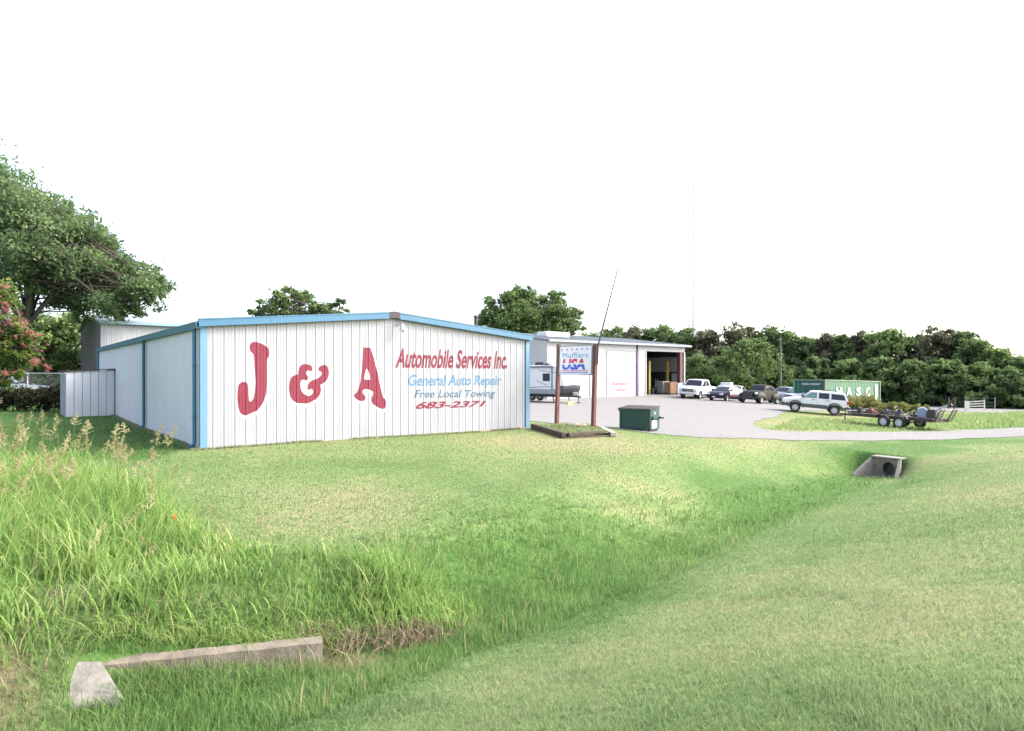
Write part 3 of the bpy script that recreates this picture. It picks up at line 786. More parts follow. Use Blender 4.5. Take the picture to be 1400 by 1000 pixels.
# goods in the bay
def tote(px, dy, w_, h_, c, lab, cage, pallet):
    t = thing('tote_crate', lab, 'crate', shoploc(px, dy), ANG)
    t.location.z = max(SZ + .02, hz(t.location.x, t.location.y) + .01) if dy > -.3 else hz(t.location.x, t.location.y) + .02
    b0 = .16
    m = MB(); m.b2((-w_/2, -.5, b0), (w_/2, .5, b0 + h_)); m.build('tank', c, t, bevel=.06)
    pm = MB()
    for y in (-.42, 0, .42): pm.b2((-w_/2, y - .05, 0), (w_/2, y + .05, .10))
    pm.b2((-w_/2, -.5, .10), (w_/2, .5, .155)); pm.build('pallet', pallet, t)
    cg = MB()
    for i in range(6):
        x = -w_/2 - .01 + (w_ + .02) * i / 5
        cg.tube([(x, -.52, .14), (x, -.52, b0 + h_ + .01)], .012, 4); cg.tube([(x, .52, .14), (x, .52, b0 + h_ + .01)], .012, 4)
    for j in range(5):
        z = .16 + h_ * j / 4
        cg.tube([(-w_/2 - .01, -.53, z), (w_/2 + .01, -.53, z), (w_/2 + .01, .53, z), (-w_/2 - .01, .53, z), (-w_/2 - .01, -.53, z)], .012, 4)
    cg.build('cage', cage, t)
    MB().lathe([(.0, .05), (.1, .05), (.11, 0)], 12, 'z', (0, 0, b0 + h_)).build('cap', M_BLKMET, t)
    return t
M_TANPL = mat('tan_board', (0.26, 0.15, 0.085), .8, var=.2, vscale=5)
tote(906, 1.2, 1.15, 1.25, mat('grey_plastic', (0.2, 0.21, 0.23), .6), 'grey caged tote left of the tan crate in the open bay', M_STEEL, M_TIMBER)
tote(916, .4, 1.15, 1.2, M_TANPL, 'tan crate in the middle of the open bay', mat('tan_slat', (.3, .17, .10), .8), M_TIMBER)
tote(925.5, .3, 1.05, 1.1, mat('milky_plastic', (0.36, 0.38, 0.41), .5), 'milky white caged tote on a blue pallet beside the red column', M_STEEL, mat('blue_pallet', (0.08, 0.14, 0.35), .6))
# stack of tyres and a dark machine
for i in range(3):
    p = shoploc(891, 1.6 + .0)
    t = MB(); t.lathe([(.2, 0), (.3, 0), (.34, .05), (.34, .17), (.3, .22), (.2, .22), (.18, .11), (.2, 0)], 18, 'z')
    o = t.build('tyre', M_BLACK, None, smooth=40, loc=(p.x + .02 * i, p.y, p.z + .225 * i))
    tag(o, ['black tyre at the bottom of the stack in the open bay', 'black tyre in the middle of the stack in the open bay', 'black tyre on top of the stack in the open bay'][i], 'tyre', 'tyres stacked in the open bay')
p = shoploc(897.5, 1.8)
c = thing('tyre_machine', 'dark workshop machine with a bright arm in the open bay', 'machine', p, ANG)
m = MB(); m.b2((-.35, -.3, 0), (.35, .3, .85)); m.build('cabinet', M_BLKMET, c, bevel=.04)
m = MB(); m.lathe([(.0, 0), (.32, 0), (.32, .06), (0, .06)], 16, 'z', (0, 0, .86)); m.build('turntable', M_STEEL, c)
m = MB(); m.beam((.1, .28, .85), (.1, .28, 1.75), .12, .12); m.beam((.1, .28, 1.7), (.05, -.1, 1.65), .09, .09); m.tube([(.05, -.1, 1.65), (.05, -.1, 1.0)], .03, 8); m.build('arm', M_BLKMET, c)
# roof unit on the shop
ru = thing('rooftop_cooler', 'rounded white cooler unit on the roof edge of the radiator shop', 'cooler', (SH0[0] + D1[0] * 3.9 + D2[0] * 3.5, SH0[1] + D1[1] * 3.9 + D2[1] * 3.5, SE + .48), ANG + .0)
m = MB(); m.b2((-1.55, -.8, .08), (1.55, .8, .62)); m.build('housing', M_WHITE, ru, bevel=.18, smooth=50)
m = MB(); m.b2((-1.3, -.6, -.06), (1.3, .6, .085)); m.build('curb', M_GREYTRIM, ru)
# dark pipe behind the roof of the blue trimmed building
pp = thing('vent_pipe', 'short black vent pipe standing up behind the blue roof edge', 'pipe', at(650.5, 34, 500).to_tuple(), 0)
pp.location.z = 3.55
MB().tube([(0, 0, 0), (0, 0, 1.62)], .09, 12).build('flue', M_BLKMET, pp, smooth=40)
MB().lathe([(.0, .1), (.13, .06), (.14, 0), (.1, 0)], 12, 'z', (0, 0, 1.62)).build('rain_cap', M_BLKMET, pp, smooth=40)

# ================================================================ sign on two posts, timber bed
P1 = Vector((1.85, 26.9, 0)); P2 = Vector((3.16, 25.2, 0))
sd = (P2 - P1); sl_ = sd.length; sa = math.atan2(sd.y, sd.x)
sgn = thing('post_sign', 'white muffler sign between two leaning red brown wooden posts', 'sign', (P1.x, P1.y, hz(P1.x, P1.y)), sa)
def lean(x, z): return x + .045 * z
for i, x in enumerate((0, sl_)):
    zt = EYE + (512 - 471) / F * (P1 if i == 0 else P2).y - sgn.location.z
    m = MB(); m.beam((x, 0, -.3), (lean(x, zt), 0, zt), .14, .14, up=(0, 1, 0)); m.build('post', M_REDWOOD, sgn, bevel=.008)
zb = EYE + (512 - 512.5) / F * 26 - sgn.location.z; zt = EYE + (512 - 473) / F * 26 - sgn.location.z
xa, xb = lean(.13, zb), lean(sl_ - .13, zb)
m = MB(); m.add([(xa, -.05, zb), (xb, -.05, zb), (xb + .05, -.05, zt), (xa + .05, -.05, zt), (xa, .05, zb), (xb, .05, zb), (xb + .05, .05, zt), (xa + .05, .05, zt)],
    [(0, 1, 2, 3), (7, 6, 5, 4), (0, 4, 5, 1), (3, 2, 6, 7), (0, 3, 7, 4), (1, 5, 6, 2)]); m.build('sign_board', mat('sign_face_white', (0.80, 0.80, 0.82), .35), sgn)
m = MB()
for a, b in (((xa, zb), (xb, zb)), ((xa + .05, zt), (xb + .05, zt)), ((xa, zb), (xa + .05, zt)), ((xb, zb), (xb + .05, zt))):
    m.beam((a[0], -.0, a[1]), (b[0], -.0, b[1]), .14, .035, up=(0, 0, 1) if a[1] == b[1] else (1, 0, 0))
m.build('sign_frame', M_GREYTRIM, sgn)
SW = xb - xa; SHh = zt - zb
def sq(x, y): return (xa + x * SW + .05 * y, zb + y * SHh)   # unit square to board
def on_sign(V, fs, x0, x1, y0, h, nm, m, shear=0.0, clip=None):
    a0 = min(p[0] for p in V); a1 = max(p[0] for p in V); me = bpy.data.meshes.new(nm)
    vs = []
    for x, y in V:
        yy = y0 + h * y / CAP; q = sq(x0 + (x1 - x0) * (x - a0) / (a1 - a0) + shear * (y / CAP - .5), yy)
        vs.append((q[0], -.053, q[1]))
    me.from_pydata(vs, [], fs)
    if clip:
        bm = bmesh.new(); bm.from_mesh(me)
        for zc, out in clip:
            z = sq(0, zc)[1]
            bmesh.ops.bisect_plane(bm, geom=bm.verts[:] + bm.edges[:] + bm.faces[:], plane_co=(0, 0, z), plane_no=(0, 0, 1), clear_outer=out, clear_inner=not out)
        bm.to_mesh(me); bm.free()
    me.materials.append(m)
    return obj(nm, me, sgn)
M_SBLUE = mat('sign_blue', (0.06, 0.10, 0.62), .5); M_SRED = mat('sign_red', (0.66, 0.03, 0.10), .5)
V, fs = text_mesh('Mufflers', .0, 1.1); on_sign(V, fs, .10, .88, .585, .185, 'lettering', mat('sign_mid_blue', (0.07, 0.2, 0.62), .5))
V, fs = text_mesh('USA', .045)
on_sign(V, fs, .10, .84, .19, .36, 'lettering', M_SRED, .05, [(.40, False)])
on_sign(V, fs, .10, .84, .19, .36, 'lettering', M_SBLUE, .05, [(.355, True)])
for y, m_ in ((.135, M_SRED), (.075, M_SBLUE)):
    q0 = sq(.03, y); q1 = sq(.90, y); MB().b2((q0[0], -.056, q0[1] - .015), (q1[0], -.0505, q0[1] + .015)).build('stripe', m_, sgn)
for i in range(6):
    c = sq(.08 + .155 * i, .87); pts = []
    for k in range(10):
        r_ = .055 if k % 2 == 0 else .024; t = math.pi / 2 + k * math.pi / 5
        pts.append((c[0] + r_ * math.cos(t), c[1] + r_ * math.sin(t)))
    MB().prism(pts, -.056, -.0505).build('star', M_SRED if i % 2 == 0 else M_SBLUE, sgn)
q = at(845, 25.2, 366) - sgn.location
qa = Matrix.Rotation(-sa, 3, 'Z') @ q
xt = lean(sl_, 3.0)
m = MB(); m.tube([(xt + .10, 0, 2.55), (xt + .14, 0, 3.3)], .03, 8); m.build('antenna_mount', M_BLKMET, sgn)
m = MB(); m.tube([(xt + .14, 0, 3.25), tuple(Vector((xt + .14, 0, 3.25)).lerp(qa, .5)), tuple(qa)], [.034, .026, .018], 6); m.build('whip_antenna', M_BLKMET, sgn)

bed = thing('timber_bed', 'grassy bed edged with dark rotting timbers below the sign posts', 'planter', (0, 0, 0))
def timber(p, q, hgt, th, m=M_TIMBER, z0=-.1, nm='timber'):
    a = Vector((p[0], p[1], 0)); b = Vector((q[0], q[1], 0))
    za, zb_ = hz(*p), hz(*q); a.z = za + z0 + hgt / 2; b.z = zb_ + z0 + hgt / 2
    return MB().beam(a, b, th, hgt).build(nm, m, bed, bevel=.02)
c0 = hit(728, 587); c1 = hit(771, 600); c2 = hit(833, 597); c3 = hit(812, 585)
timber(c0, c1, .32, .16); timber((c1[0] - .05, c1[1]), (c2[0], c2[1] + .0), .16, .18); timber((c1[0] + .15, c1[1] + .05), (c2[0] - .2, c2[1] + .06), .14, .16, z0=.065)
timber(c3, hit(839, 598), .16, .22, mat('bleached_board', (0.34, 0.30, 0.26), .9, var=.2, vscale=8, bump=.5), z0=.02, nm='board')
# soil inside
sp = [c0, c1, c2, c3, (P1.x + .2, P1.y + .6)]
v, e, f, *_ = delaunay_2d_cdt([Vector(p) for p in sp], [], [list(range(5))], 1, 1e-5)
MB().add([(p.x, p.y, hz(p.x, p.y) + .13) for p in v], f).build('bed_soil', mat('bed_turf', (0.12, 0.13, 0.05), .95, var=.4, vscale=6, bump=1.0), bed)
def rock(loc, s, m, lab, seed):
    bm = bmesh.new(); bmesh.ops.create_icosphere(bm, subdivisions=2, radius=1)
    r = random.Random(seed)
    for vv in bm.verts:
        vv.co *= 1 + r.uniform(-.16, .16)
        vv.co.x *= s[0]; vv.co.y *= s[1]; vv.co.z = vv.co.z * s[2]
    me = bpy.data.meshes.new('rock'); bm.to_mesh(me); bm.free(); me.materials.append(m)
    o = obj('rock', me); o.location = loc; o.rotation_euler = (0, 0, r.uniform(0, 6))
    return tag(o, lab, 'rock')
M_ROCK = mat('tan_rock', (0.36, 0.25, 0.18), .9, var=.25, vscale=5, bump=.6)
for px, py, s, lab, m_ in ((796, 587, (.22, .16, .10), 'reddish rock in the timber bed near the right sign post', M_ROCK), (786, 585.5, (.26, .12, .07), 'pale flat rock in the timber bed between the sign posts', M_CONCP), (777, 585, (.10, .1, .06), 'small pale stone in the bed by the left sign post', M_CONCP)):
    h_ = hit(px, py + 1); rock((h_[0], h_[1], hz(*h_) + .16), s, m_, lab, int(px))

# ================================================================ dumpster
C = hit(889.5, 591.3)
dm = thing('dumpster', 'small dark green steel dumpster at the edge of the gravel', 'dumpster', (C[0], C[1], hz(*C) + .01), R(-39.8))
M_DG = mat('dumpster_green', (0.008, 0.05, 0.042), .55, var=.2, vscale=3, dirt=((0.045, 0.05, 0.04), 5, .62))
W_, Dp = 1.45, .78
m = MB(); m.prism([(0, .08), (0, .86), (Dp, .96), (Dp, .08)], -W_, 0, axis='x'); m.build('bin', M_DG, dm, bevel=.01)
for x in (-W_ + .05, -W_ * .5, -.05): MB().b2((x - .035, -.03, .1), (x + .035, -.002, .84)).build('rib', M_DG, dm) if x != -W_*.5 else None
m = MB(); m.b2((-W_ - .03, -.045, .82), (.03, -.002, .885)); m.build('rim', M_DG, dm)
for i in range(2):
    a = -W_ - .04 + i * (W_ / 2 + .04); b = a + W_ / 2 + .02
    m = MB(); m.add([(a, -.07, .89), (b, -.07, .89), (b, Dp + .03, .99), (a, Dp + .03, .99), (a, -.07, .925), (b, -.07, .925), (b, Dp + .03, 1.03), (a, Dp + .03, 1.03)],
        [(0, 1, 2, 3), (4, 5, 6, 7), (0, 1, 5, 4), (1, 2, 6, 5), (2, 3, 7, 6), (3, 0, 4, 7)])
    for k in range(5):
        x = a + .08 + k * (b - a - .16) / 4; m.beam((x, -.08, .935), (x, Dp, 1.03), .05, .03)
    m.build('lid', M_BLKMET, dm)
m = MB(); m.b2((.0, .12, .50), (.07, Dp - .02, .62)); m.b2((.07, .55, .53), (.30, .60, .59)); m.build('fork_pocket', M_DG, dm)
MB().b2((.002, .10, .14), (.012, .52, .46)).build('notice_plate', mat('notice_white', (.7, .7, .7), .5), dm)
MB().prism([(.28, .80), (.40, .80), (.34, .66)], .002, .012, axis='x').build('warning_mark', M_WHITE, dm)
m = MB(); m.b2((-W_ + .05, .05, 0), (-W_ + .15, Dp - .05, .08)); m.b2((-.15, .05, 0), (-.05, Dp - .05, .08)); m.build('skid', M_BLKMET, dm)

# ================================================================ culvert headwalls
def headwall_right():
    hx, hy = 13.75, 23.75
    t = thing('culvert_headwall', 'concrete culvert mouth with a dark round pipe under the far drive', 'culvert', (hx, hy, -1.60), ANG - R(90) + R(-4)); t.scale = (.70, .70, .84)
    # local: x across the ditch (to the right of someone looking up the pipe), y into the bank
    bm = bmesh.new()
    n = 24; r_ = .27; zc = .36; pts = [(r_ * math.cos(2 * math.pi * k / n) + .12, zc + r_ * math.sin(2 * math.pi * k / n)) for k in range(n)]
    outer = [(-.62, -.1), (.62, -.1), (.62, .80), (-.62, .80)]
    V2, fs = fill([outer, pts])
    m = MB(); m.add([(a, 0, b) for a, b in V2], fs); m.add([(a, .18, b) for a, b in V2], fs)
    m.add([(a, 0, b) for a, b in outer] + [(a, .18, b) for a, b in outer], [(0, 1, 5, 4), (1, 2, 6, 5), (2, 3, 7, 6), (3, 0, 4, 7)])
    m.build('head_wall', M_CONC, t)
    MB().b2((-.74, -.06, .80), (.74, .62, .86)).build('cap', M_CONCP, t, bevel=.012)
    pipe = MB(); pr = [(r_ - .002, -.02), (r_ + .04, -.02), (r_ + .04, .4), (r_ - .002, .4), (r_ - .002, -.02)]
    pipe.lathe(pr, 24, 'y', (.12, 0, zc)); pipe.lathe([(r_ + .03, .34), (0, .34)], 24, 'y', (.12, 0, zc)); pipe.build('pipe', mat('dark_pipe', (.07, .065, .06), .9), t, smooth=60)
    for s in (-1, 1):
        m = MB()
        m.add([(s * .62, .02, -.1), (s * .62, .02, .84), (s * 1.0, -1.25, .10), (s * 1.0, -1.25, -.2), (s * .76, .02, -.1), (s * .76, .02, .84), (s * 1.14, -1.25, .10), (s * 1.14, -1.25, -.2)],
              [(0, 1, 2, 3), (7, 6, 5, 4), (1, 5, 6, 2), (0, 3, 7, 4), (0, 4, 5, 1), (3, 2, 6, 7)])
        m.build('wing_wall', M_CONCP, t)
    MB().add([(-.62, .0, -.005), (.62, .0, -.005), (.9, -1.0, -.02), (-.9, -1.0, -.02), (-.62, 0, -.1), (.62, 0, -.1), (.9, -1, -.1), (-.9, -1, -.1)], [(0, 1, 2, 3), (4, 5, 6, 7), (0, 3, 7, 4), (1, 2, 6, 5), (2, 3, 7, 6)]).build('apron', M_CONC, t)
headwall_right()
def headwall_left():
    a = Vector((-4.05, 6.28, 0)); b = Vector((-2.05, 7.0, 0))
    an = math.atan2(b.y - a.y, b.x - a.x); L = (b - a).length
    t = thing('ditch_wall', 'low weathered concrete wall with a slanted end block below the tall grass', 'wall', (a.x, a.y, -1.3), an)
    n = 14; m = MB()
    top = [.61 - .07 * (i / n) + random.uniform(-.005, .005) for i in range(n + 1)]
    for i in range(n):
        x0, x1 = L * i / n, L * (i + 1) / n
        j = random.uniform(-.004, .004)
        m.add([(x0, 0, 0), (x1, 0, 0), (x1, .02, top[i + 1]), (x0, .02, top[i]), (x0, .2, 0), (x1, .2, 0), (x1, .18, top[i + 1] + .015), (x0, .18, top[i] + .015)], [(0, 1, 2, 3), (3, 2, 6, 7), (5, 4, 7, 6)])
    m.add([(0, 0, 0), (0, .02, top[0]), (0, .18, top[0] + .015), (0, .2, 0)], [(0, 1, 2, 3)]); m.add([(L, 0, 0), (L, .02, top[-1]), (L, .18, top[-1] + .015), (L, .2, 0)], [(0, 1, 2, 3)])
    m.build('head_wall', M_CONC, t)
    w2 = MB(); w2.add([(.07, .0, 0), (.345, -.41, 0), (-.14, -.45, 0), (-.34, .15, 0), (.05, .0, .67), (.325, -.397, .45), (-.11, -.42, .43), (-.31, .13, .66)],
                      [(0, 1, 5, 4), (1, 2, 6, 5), (2, 3, 7, 6), (3, 0, 4, 7), (4, 5, 6, 7)])
    w2.build('end_block', M_CONCP, t, bevel=.02)
headwall_left()

# ================================================================ vehicles
def wfun(L, W, belt, roof, tumble, nose=.10, tail=.08, sill=.35):
    def w(x, z):
        t = x / (L / 2)
        k = 1 - (nose if t > 0 else tail) * abs(t) ** 5
        if z > belt: k *= 1 - tumble * ((z - belt) / (roof - belt)) ** 1.1
        if z < sill + .12: k *= 1 - .05 * ((sill + .12 - z) / .2)
        return W / 2 * k
    return w
def arch(xc, r, zc, n=7):
    """points of a wheel arch from front to back along the bottom"""
    zb = None
    return [(xc + r * math.cos(t), zc + r * math.sin(t)) for t in [math.pi * k / (n - 1) * 1.0 for k in range(n)]]
def car_body(prof, w, wheels, ra, zbot, mats, two_tone=None, nm='body', root=None, bev=.035, wzc=None):
    """prof: outline above the bottom line from the rear bottom over the top to the front bottom"""
    P = list(prof)
    for xc, zc in sorted(wheels, key=lambda q: -q[0]):
        P += [(xc + ra * math.cos(t), max(zbot, zc + ra * math.sin(t))) for t in [math.pi * k / 8 for k in range(9)]]
    Q = []
    for p in P:
        if not Q or math.hypot(p[0] - Q[-1][0], p[1] - Q[-1][1]) > .01: Q.append(p)
    P = Q; n = len(P)
    bm = bmesh.new()
    va = [bm.verts.new((x, 1, z)) for x, z in P]; vb = [bm.verts.new((x, -1, z)) for x, z in P]
    v2, e, f, *_ = delaunay_2d_cdt([Vector(p) for p in P], [], [list(range(n))], 1, 1e-6)
    for q in f:
        try: bm.faces.new([va[i] for i in q]); bm.faces.new([vb[i] for i in reversed(q)])
        except Exception: pass
    for i in range(n): bm.faces.new([va[i], vb[i], vb[(i + 1) % n], va[(i + 1) % n]])
    bmesh.ops.recalc_face_normals(bm, faces=bm.faces)
    xs = [p[0] for p in P]; zs_ = [p[1] for p in P]
    def cut(co, no): bmesh.ops.bisect_plane(bm, geom=bm.verts[:] + bm.edges[:] + bm.faces[:], plane_co=co, plane_no=no, dist=1e-5)
    x = min(xs) + .2
    while x < max(xs): cut((x, 0, 0), (1, 0, 0)); x += .22
    z = min(zs_) + .12
    while z < max(zs_): cut((0, 0, z), (0, 0, 1)); z += .16
    for y in (-.75, -.4, 0, .4, .75): cut((0, y, 0), (0, 1, 0))
    zt = max(zs_)
    for v in bm.verts:
        x, y, z = v.co
        v.co.y = y * w(x, z)
        if z > zbot + .3: v.co.z -= .045 * y * y
        v.co.x -= (.10 if x > 0 else -.06) * min(1, abs(x) / (max(xs) if x > 0 else -min(xs))) ** 6 * y * y * 1.2
    if bev:
        es = [e for e in bm.edges if len(e.link_faces) == 2 and e.calc_face_angle(0) > R(35) and abs(e.verts[0].co.y) > .5 * w(0, 0) and min(v.co.z for v in e.verts) > zbot + .12]
        bmesh.ops.bevel(bm, geom=es, offset=bev, segments=2, affect='EDGES', profile=.5, clamp_overlap=True)
    me = bpy.data.meshes.new(nm)
    for f in bm.faces:
        c = f.calc_center_median(); f.material_index = 0
        for xc, zc in wheels:
            if math.hypot(c.x - xc, c.z - zc) < ra * 1.03 and abs(f.normal.y) < .5: f.material_index = 1
        if abs(f.normal.z) > .8 and c.z < zbot + .05: f.material_index = 1
        if two_tone and f.material_index == 0 and two_tone(c): f.material_index = 2
    bm.to_mesh(me); bm.free()
    for m in mats: me.materials.append(m)
    smooth_angle(me, 38)
    return obj(nm, me, root)
def side_patch(nm, poly, w, m, root, out=.006, mirror=True):
    """closed thin pane lying on the flank"""
    n = len(poly); o = None
    mb = MB()
    xs = [p[0] for p in poly]
    for s in ((1, -1) if mirror else (1,)):
        bm = bmesh.new(); bm.faces.new([bm.verts.new((x, 0, z)) for x, z in poly])
        x = min(xs) + .15
        while x < max(xs):
            bmesh.ops.bisect_plane(bm, geom=bm.verts[:] + bm.edges[:] + bm.faces[:], plane_co=(x, 0, 0), plane_no=(1, 0, 0)); x += .15
        zz = [p[1] for p in poly]; z = min(zz) + .12
        while z < max(zz) - .02:
            bmesh.ops.bisect_plane(bm, geom=bm.verts[:] + bm.edges[:] + bm.faces[:], plane_co=(0, 0, z), plane_no=(0, 0, 1)); z += .12
        xm = 2.5
        ext = bmesh.ops.extrude_face_region(bm, geom=bm.faces[:])
        newv = [g for g in ext['geom'] if isinstance(g, bmesh.types.BMVert)]
        ids = set(v.index for v in newv); nv = set(newv)
        for v in bm.verts:
            d = out if v in nv else -.012
            v.co.y = s * (w(v.co.x, v.co.z) + d)
            v.co.z -= .045
        bmesh.ops.recalc_face_normals(bm, faces=bm.faces)
        bm.verts.index_update()
        mesh = bpy.data.meshes.new(nm); bm.to_mesh(mesh); bm.free(); mesh.materials.append(m)
        o = obj(nm, mesh, root)
    return o
def end_pane(nm, p, q, w, m, root, fr=.86, inset=.07, out=.012):
    """pane on the sloped profile segment p-q (windscreen or rear window)"""
    px, pz = p; qx, qz = q; d = Vector((qx - px, 0, qz - pz)); L = d.length; d.normalize()
    a = Vector((px, 0, pz)) + d * inset; b = Vector((qx, 0, qz)) - d * inset
    nrm = Vector((-d.z, 0, d.x));  nrm = nrm if nrm.z > 0 else -nrm
    vs = []; ny = 6
    for e in (a, b):
        for k in range(ny + 1):
            y = -1 + 2 * k / ny; ww = w(e.x, e.z) * fr; off = (.10 if e.x > 0 else -.06) * (abs(e.x) / 2.4) ** 6 * y * y * .8
            vs.append(e + nrm * out + Vector((-off, y * ww, -.045 * (y * fr) ** 2)))
    vs += [v - nrm * .03 for v in vs]
    N = 2 * (ny + 1); fs = [(k, k + 1, ny + 2 + k, ny + 1 + k) for k in range(ny)] + [(N + k, N + ny + 1 + k, N + ny + 2 + k, N + k + 1) for k in range(ny)]
    fs += [(0, ny + 1, N + ny + 1, N), (ny, N + ny, N + 2 * ny + 1, 2 * ny + 1)] + [(k, N + k, N + k + 1, k + 1) for k in range(ny)] + [(ny + 1 + k, ny + 2 + k, N + ny + 2 + k, N + ny + 1 + k) for k in range(ny)]
    return MB().add(vs, fs).build(nm, m, root, smooth=30)
def wheel(root, x, y, r, wd, rimm, rr=.6, spokes=5, nm='wheel'):
    s = 1 if y > 0 else -1
    t = MB().lathe([(r * rr, -wd / 2), (r * .93, -wd / 2), (r, -wd * .36), (r, wd * .36), (r * .93, wd / 2), (r * rr, wd / 2), (r * rr * .96, 0), (r * rr, -wd / 2)], 24, 'y').build(nm, M_BLACK, root, smooth=40)
    t.location = (x, y - s * wd / 2, r)
    m = MB(); R0 = r * rr; f = s * wd * .42
    m.lathe([(R0 * .99, f), (R0 * .88, f * .75), (R0 * .86, f * .3), (0, f * .3)], 20, 'y'); m.lathe([(R0 * .99, f), (R0 * .99, -f), (0, -f)], 20, 'y')
    for k in range(spokes):
        a = 2 * math.pi * k / spokes
        m.beam((0, f * .7, 0), (R0 * .9 * math.cos(a), f * .8, R0 * .9 * math.sin(a)), R0 * .32, .03, up=(0, 1, 0))
    m.lathe([(R0 * .22, f * .6), (R0 * .20, f * .98), (0, f)], 12, 'y')
    m.build('rim', rimm, t, smooth=35)
    return t
def pair(nm, a, b, m, root, bev=.01):
    for s in (1, -1):
        MB().b2((a[0], s * a[1], a[2]), (b[0], s * b[1], b[2])).build(nm, m, root, bevel=bev)
M_LAMP = mat('headlamp_glass', (.55, .58, .62), .12, .2, spec=.8)
M_TAIL = mat('tail_lamp', (.45, .01, .03), .25)
M_PLATE = mat('number_plate', (.6, .6, .6), .5)
M_TRIMB = mat('black_plastic', (.025, .025, .028), .6)
M_GREYP = mat('grey_cladding', (.07, .075, .08), .6)

def place(root, wx, wy, gx, gy, heading):
    """put the vehicle so that its wheel (wx, wy) stands on ground point (gx, gy)"""
    c, s = math.cos(heading), math.sin(heading)
    x0 = gx - (wx * c - wy * s); y0 = gy - (wx * s + wy * c)
    return x0, y0
def settle(root, x0, y0, heading, wb, tw):
    """pitch and roll to the ground under the wheels"""
    c, s = math.cos(heading), math.sin(heading)
    def g(a, b): return hz(x0 + a * c - b * s, y0 + a * s + b * c) + .02
    zf = (g(wb / 2, tw / 2) + g(wb / 2, -tw / 2)) / 2; zr_ = (g(-wb / 2, tw / 2) + g(-wb / 2, -tw / 2)) / 2
    zl = (g(wb / 2, tw / 2) + g(-wb / 2, tw / 2)) / 2; zrr = (g(wb / 2, -tw / 2) + g(-wb / 2, -tw / 2)) / 2
    root.location = (x0, y0, (zf + zr_) / 2)
    X = Vector((c * wb, s * wb, zf - zr_)).normalized(); Yv = Vector((-s * tw, c * tw, zl - zrr)).normalized()
    Z = X.cross(Yv).normalized(); Yv = Z.cross(X)
    root.rotation_euler = Matrix((X, Yv, Z)).transposed().to_euler()

# white pickup ----------------------------------------------------
def pickup(lab, heading, gx, gy, paint_m, wh=(1.75, .84)):
    t = thing('pickup_truck', lab, 'pickup')
    L, W = 5.7, 1.98; w = wfun(L, W, 1.18, 1.9, .17, .09, .02)
    whs = [(1.75, .40), (-1.75, .40)]
    prof = [(-2.85, .55), (-2.85, 1.18), (-1.15, 1.20), (-1.13, 1.30), (-.95, 1.86), (-.75, 1.92), (.55, 1.92), (.72, 1.88), (1.35, 1.25), (1.5, 1.2), (2.6, 1.12), (2.76, 1.02), (2.80, .55), (2.78, .45)]
    car_body(prof, w, whs, .50, .45, [paint_m, M_TRIMB], nm='body', root=t)
    side_patch('side_window', [(1.08, 1.32), (.62, 1.82), (.12, 1.84), (.12, 1.32)], w, M_GLASS, t)
    side_patch('side_window', [(.02, 1.32), (.02, 1.84), (-.62, 1.82), (-.85, 1.32)], w, M_GLASS, t)
    end_pane('windscreen', (1.35, 1.25), (.72, 1.88), w, M_GLASS, t)
    end_pane('rear_window', (-1.13, 1.30), (-.95, 1.86), w, M_GLASS, t)
    for x, y in ((1.75, .98), (1.75, -.98), (-1.75, .98), (-1.75, -.98)): wheel(t, x, y, .40, .27, M_ALLOY)
    MB().b2((2.72, -.56, .74), (2.84, .56, 1.00)).build('grille', M_TRIMB, t, bevel=.01)
    MB().b2((2.80, -.50, .865), (2.86, .50, .895)).build('grille_bar', M_CHROME, t)
    pair('headlight', (2.58, .58, .78), (2.79, .90, .98), M_LAMP, t, .03)
    MB().b2((2.62, -.88, .48), (2.90, .88, .68)).build('bumper', M_CHROME, t, bevel=.04)
    MB().b2((2.895, -.16, .52), (2.905, .16, .64)).build('number_plate', M_PLATE, t)
    MB().b2((-2.98, -.85, .52), (-2.8, .85, .68)).build('bumper', M_CHROME, t, bevel=.04)
    pair('mirror', (1.0, .93, 1.25), (1.12, 1.14, 1.45), M_TRIMB, t, .03)
    for x in (.12, -.92):
        for s in (1, -1): MB().b2((x + .05, s * .965, 1.10), (x + .22, s * 1.0, 1.14)).build('door_handle', M_TRIMB, t)
    pair('tail_light', (-2.87, .80, .75), (-2.80, .97, 1.12), M_TAIL, t, .01)
    x0, y0 = place(t, 1.75, .98, gx, gy, heading); settle(t, x0, y0, heading, 3.5, 1.7)
    return t
def head(a): return math.atan2(-math.cos(R(a)), -math.sin(R(a)))
g = at(957.5, 64.8); pickup('white crew cab pickup parked nearest the open garage bay', head(36), g.x, g.y, mat('white_car_paint', (.50, .51, .54), .3, coat=.2))

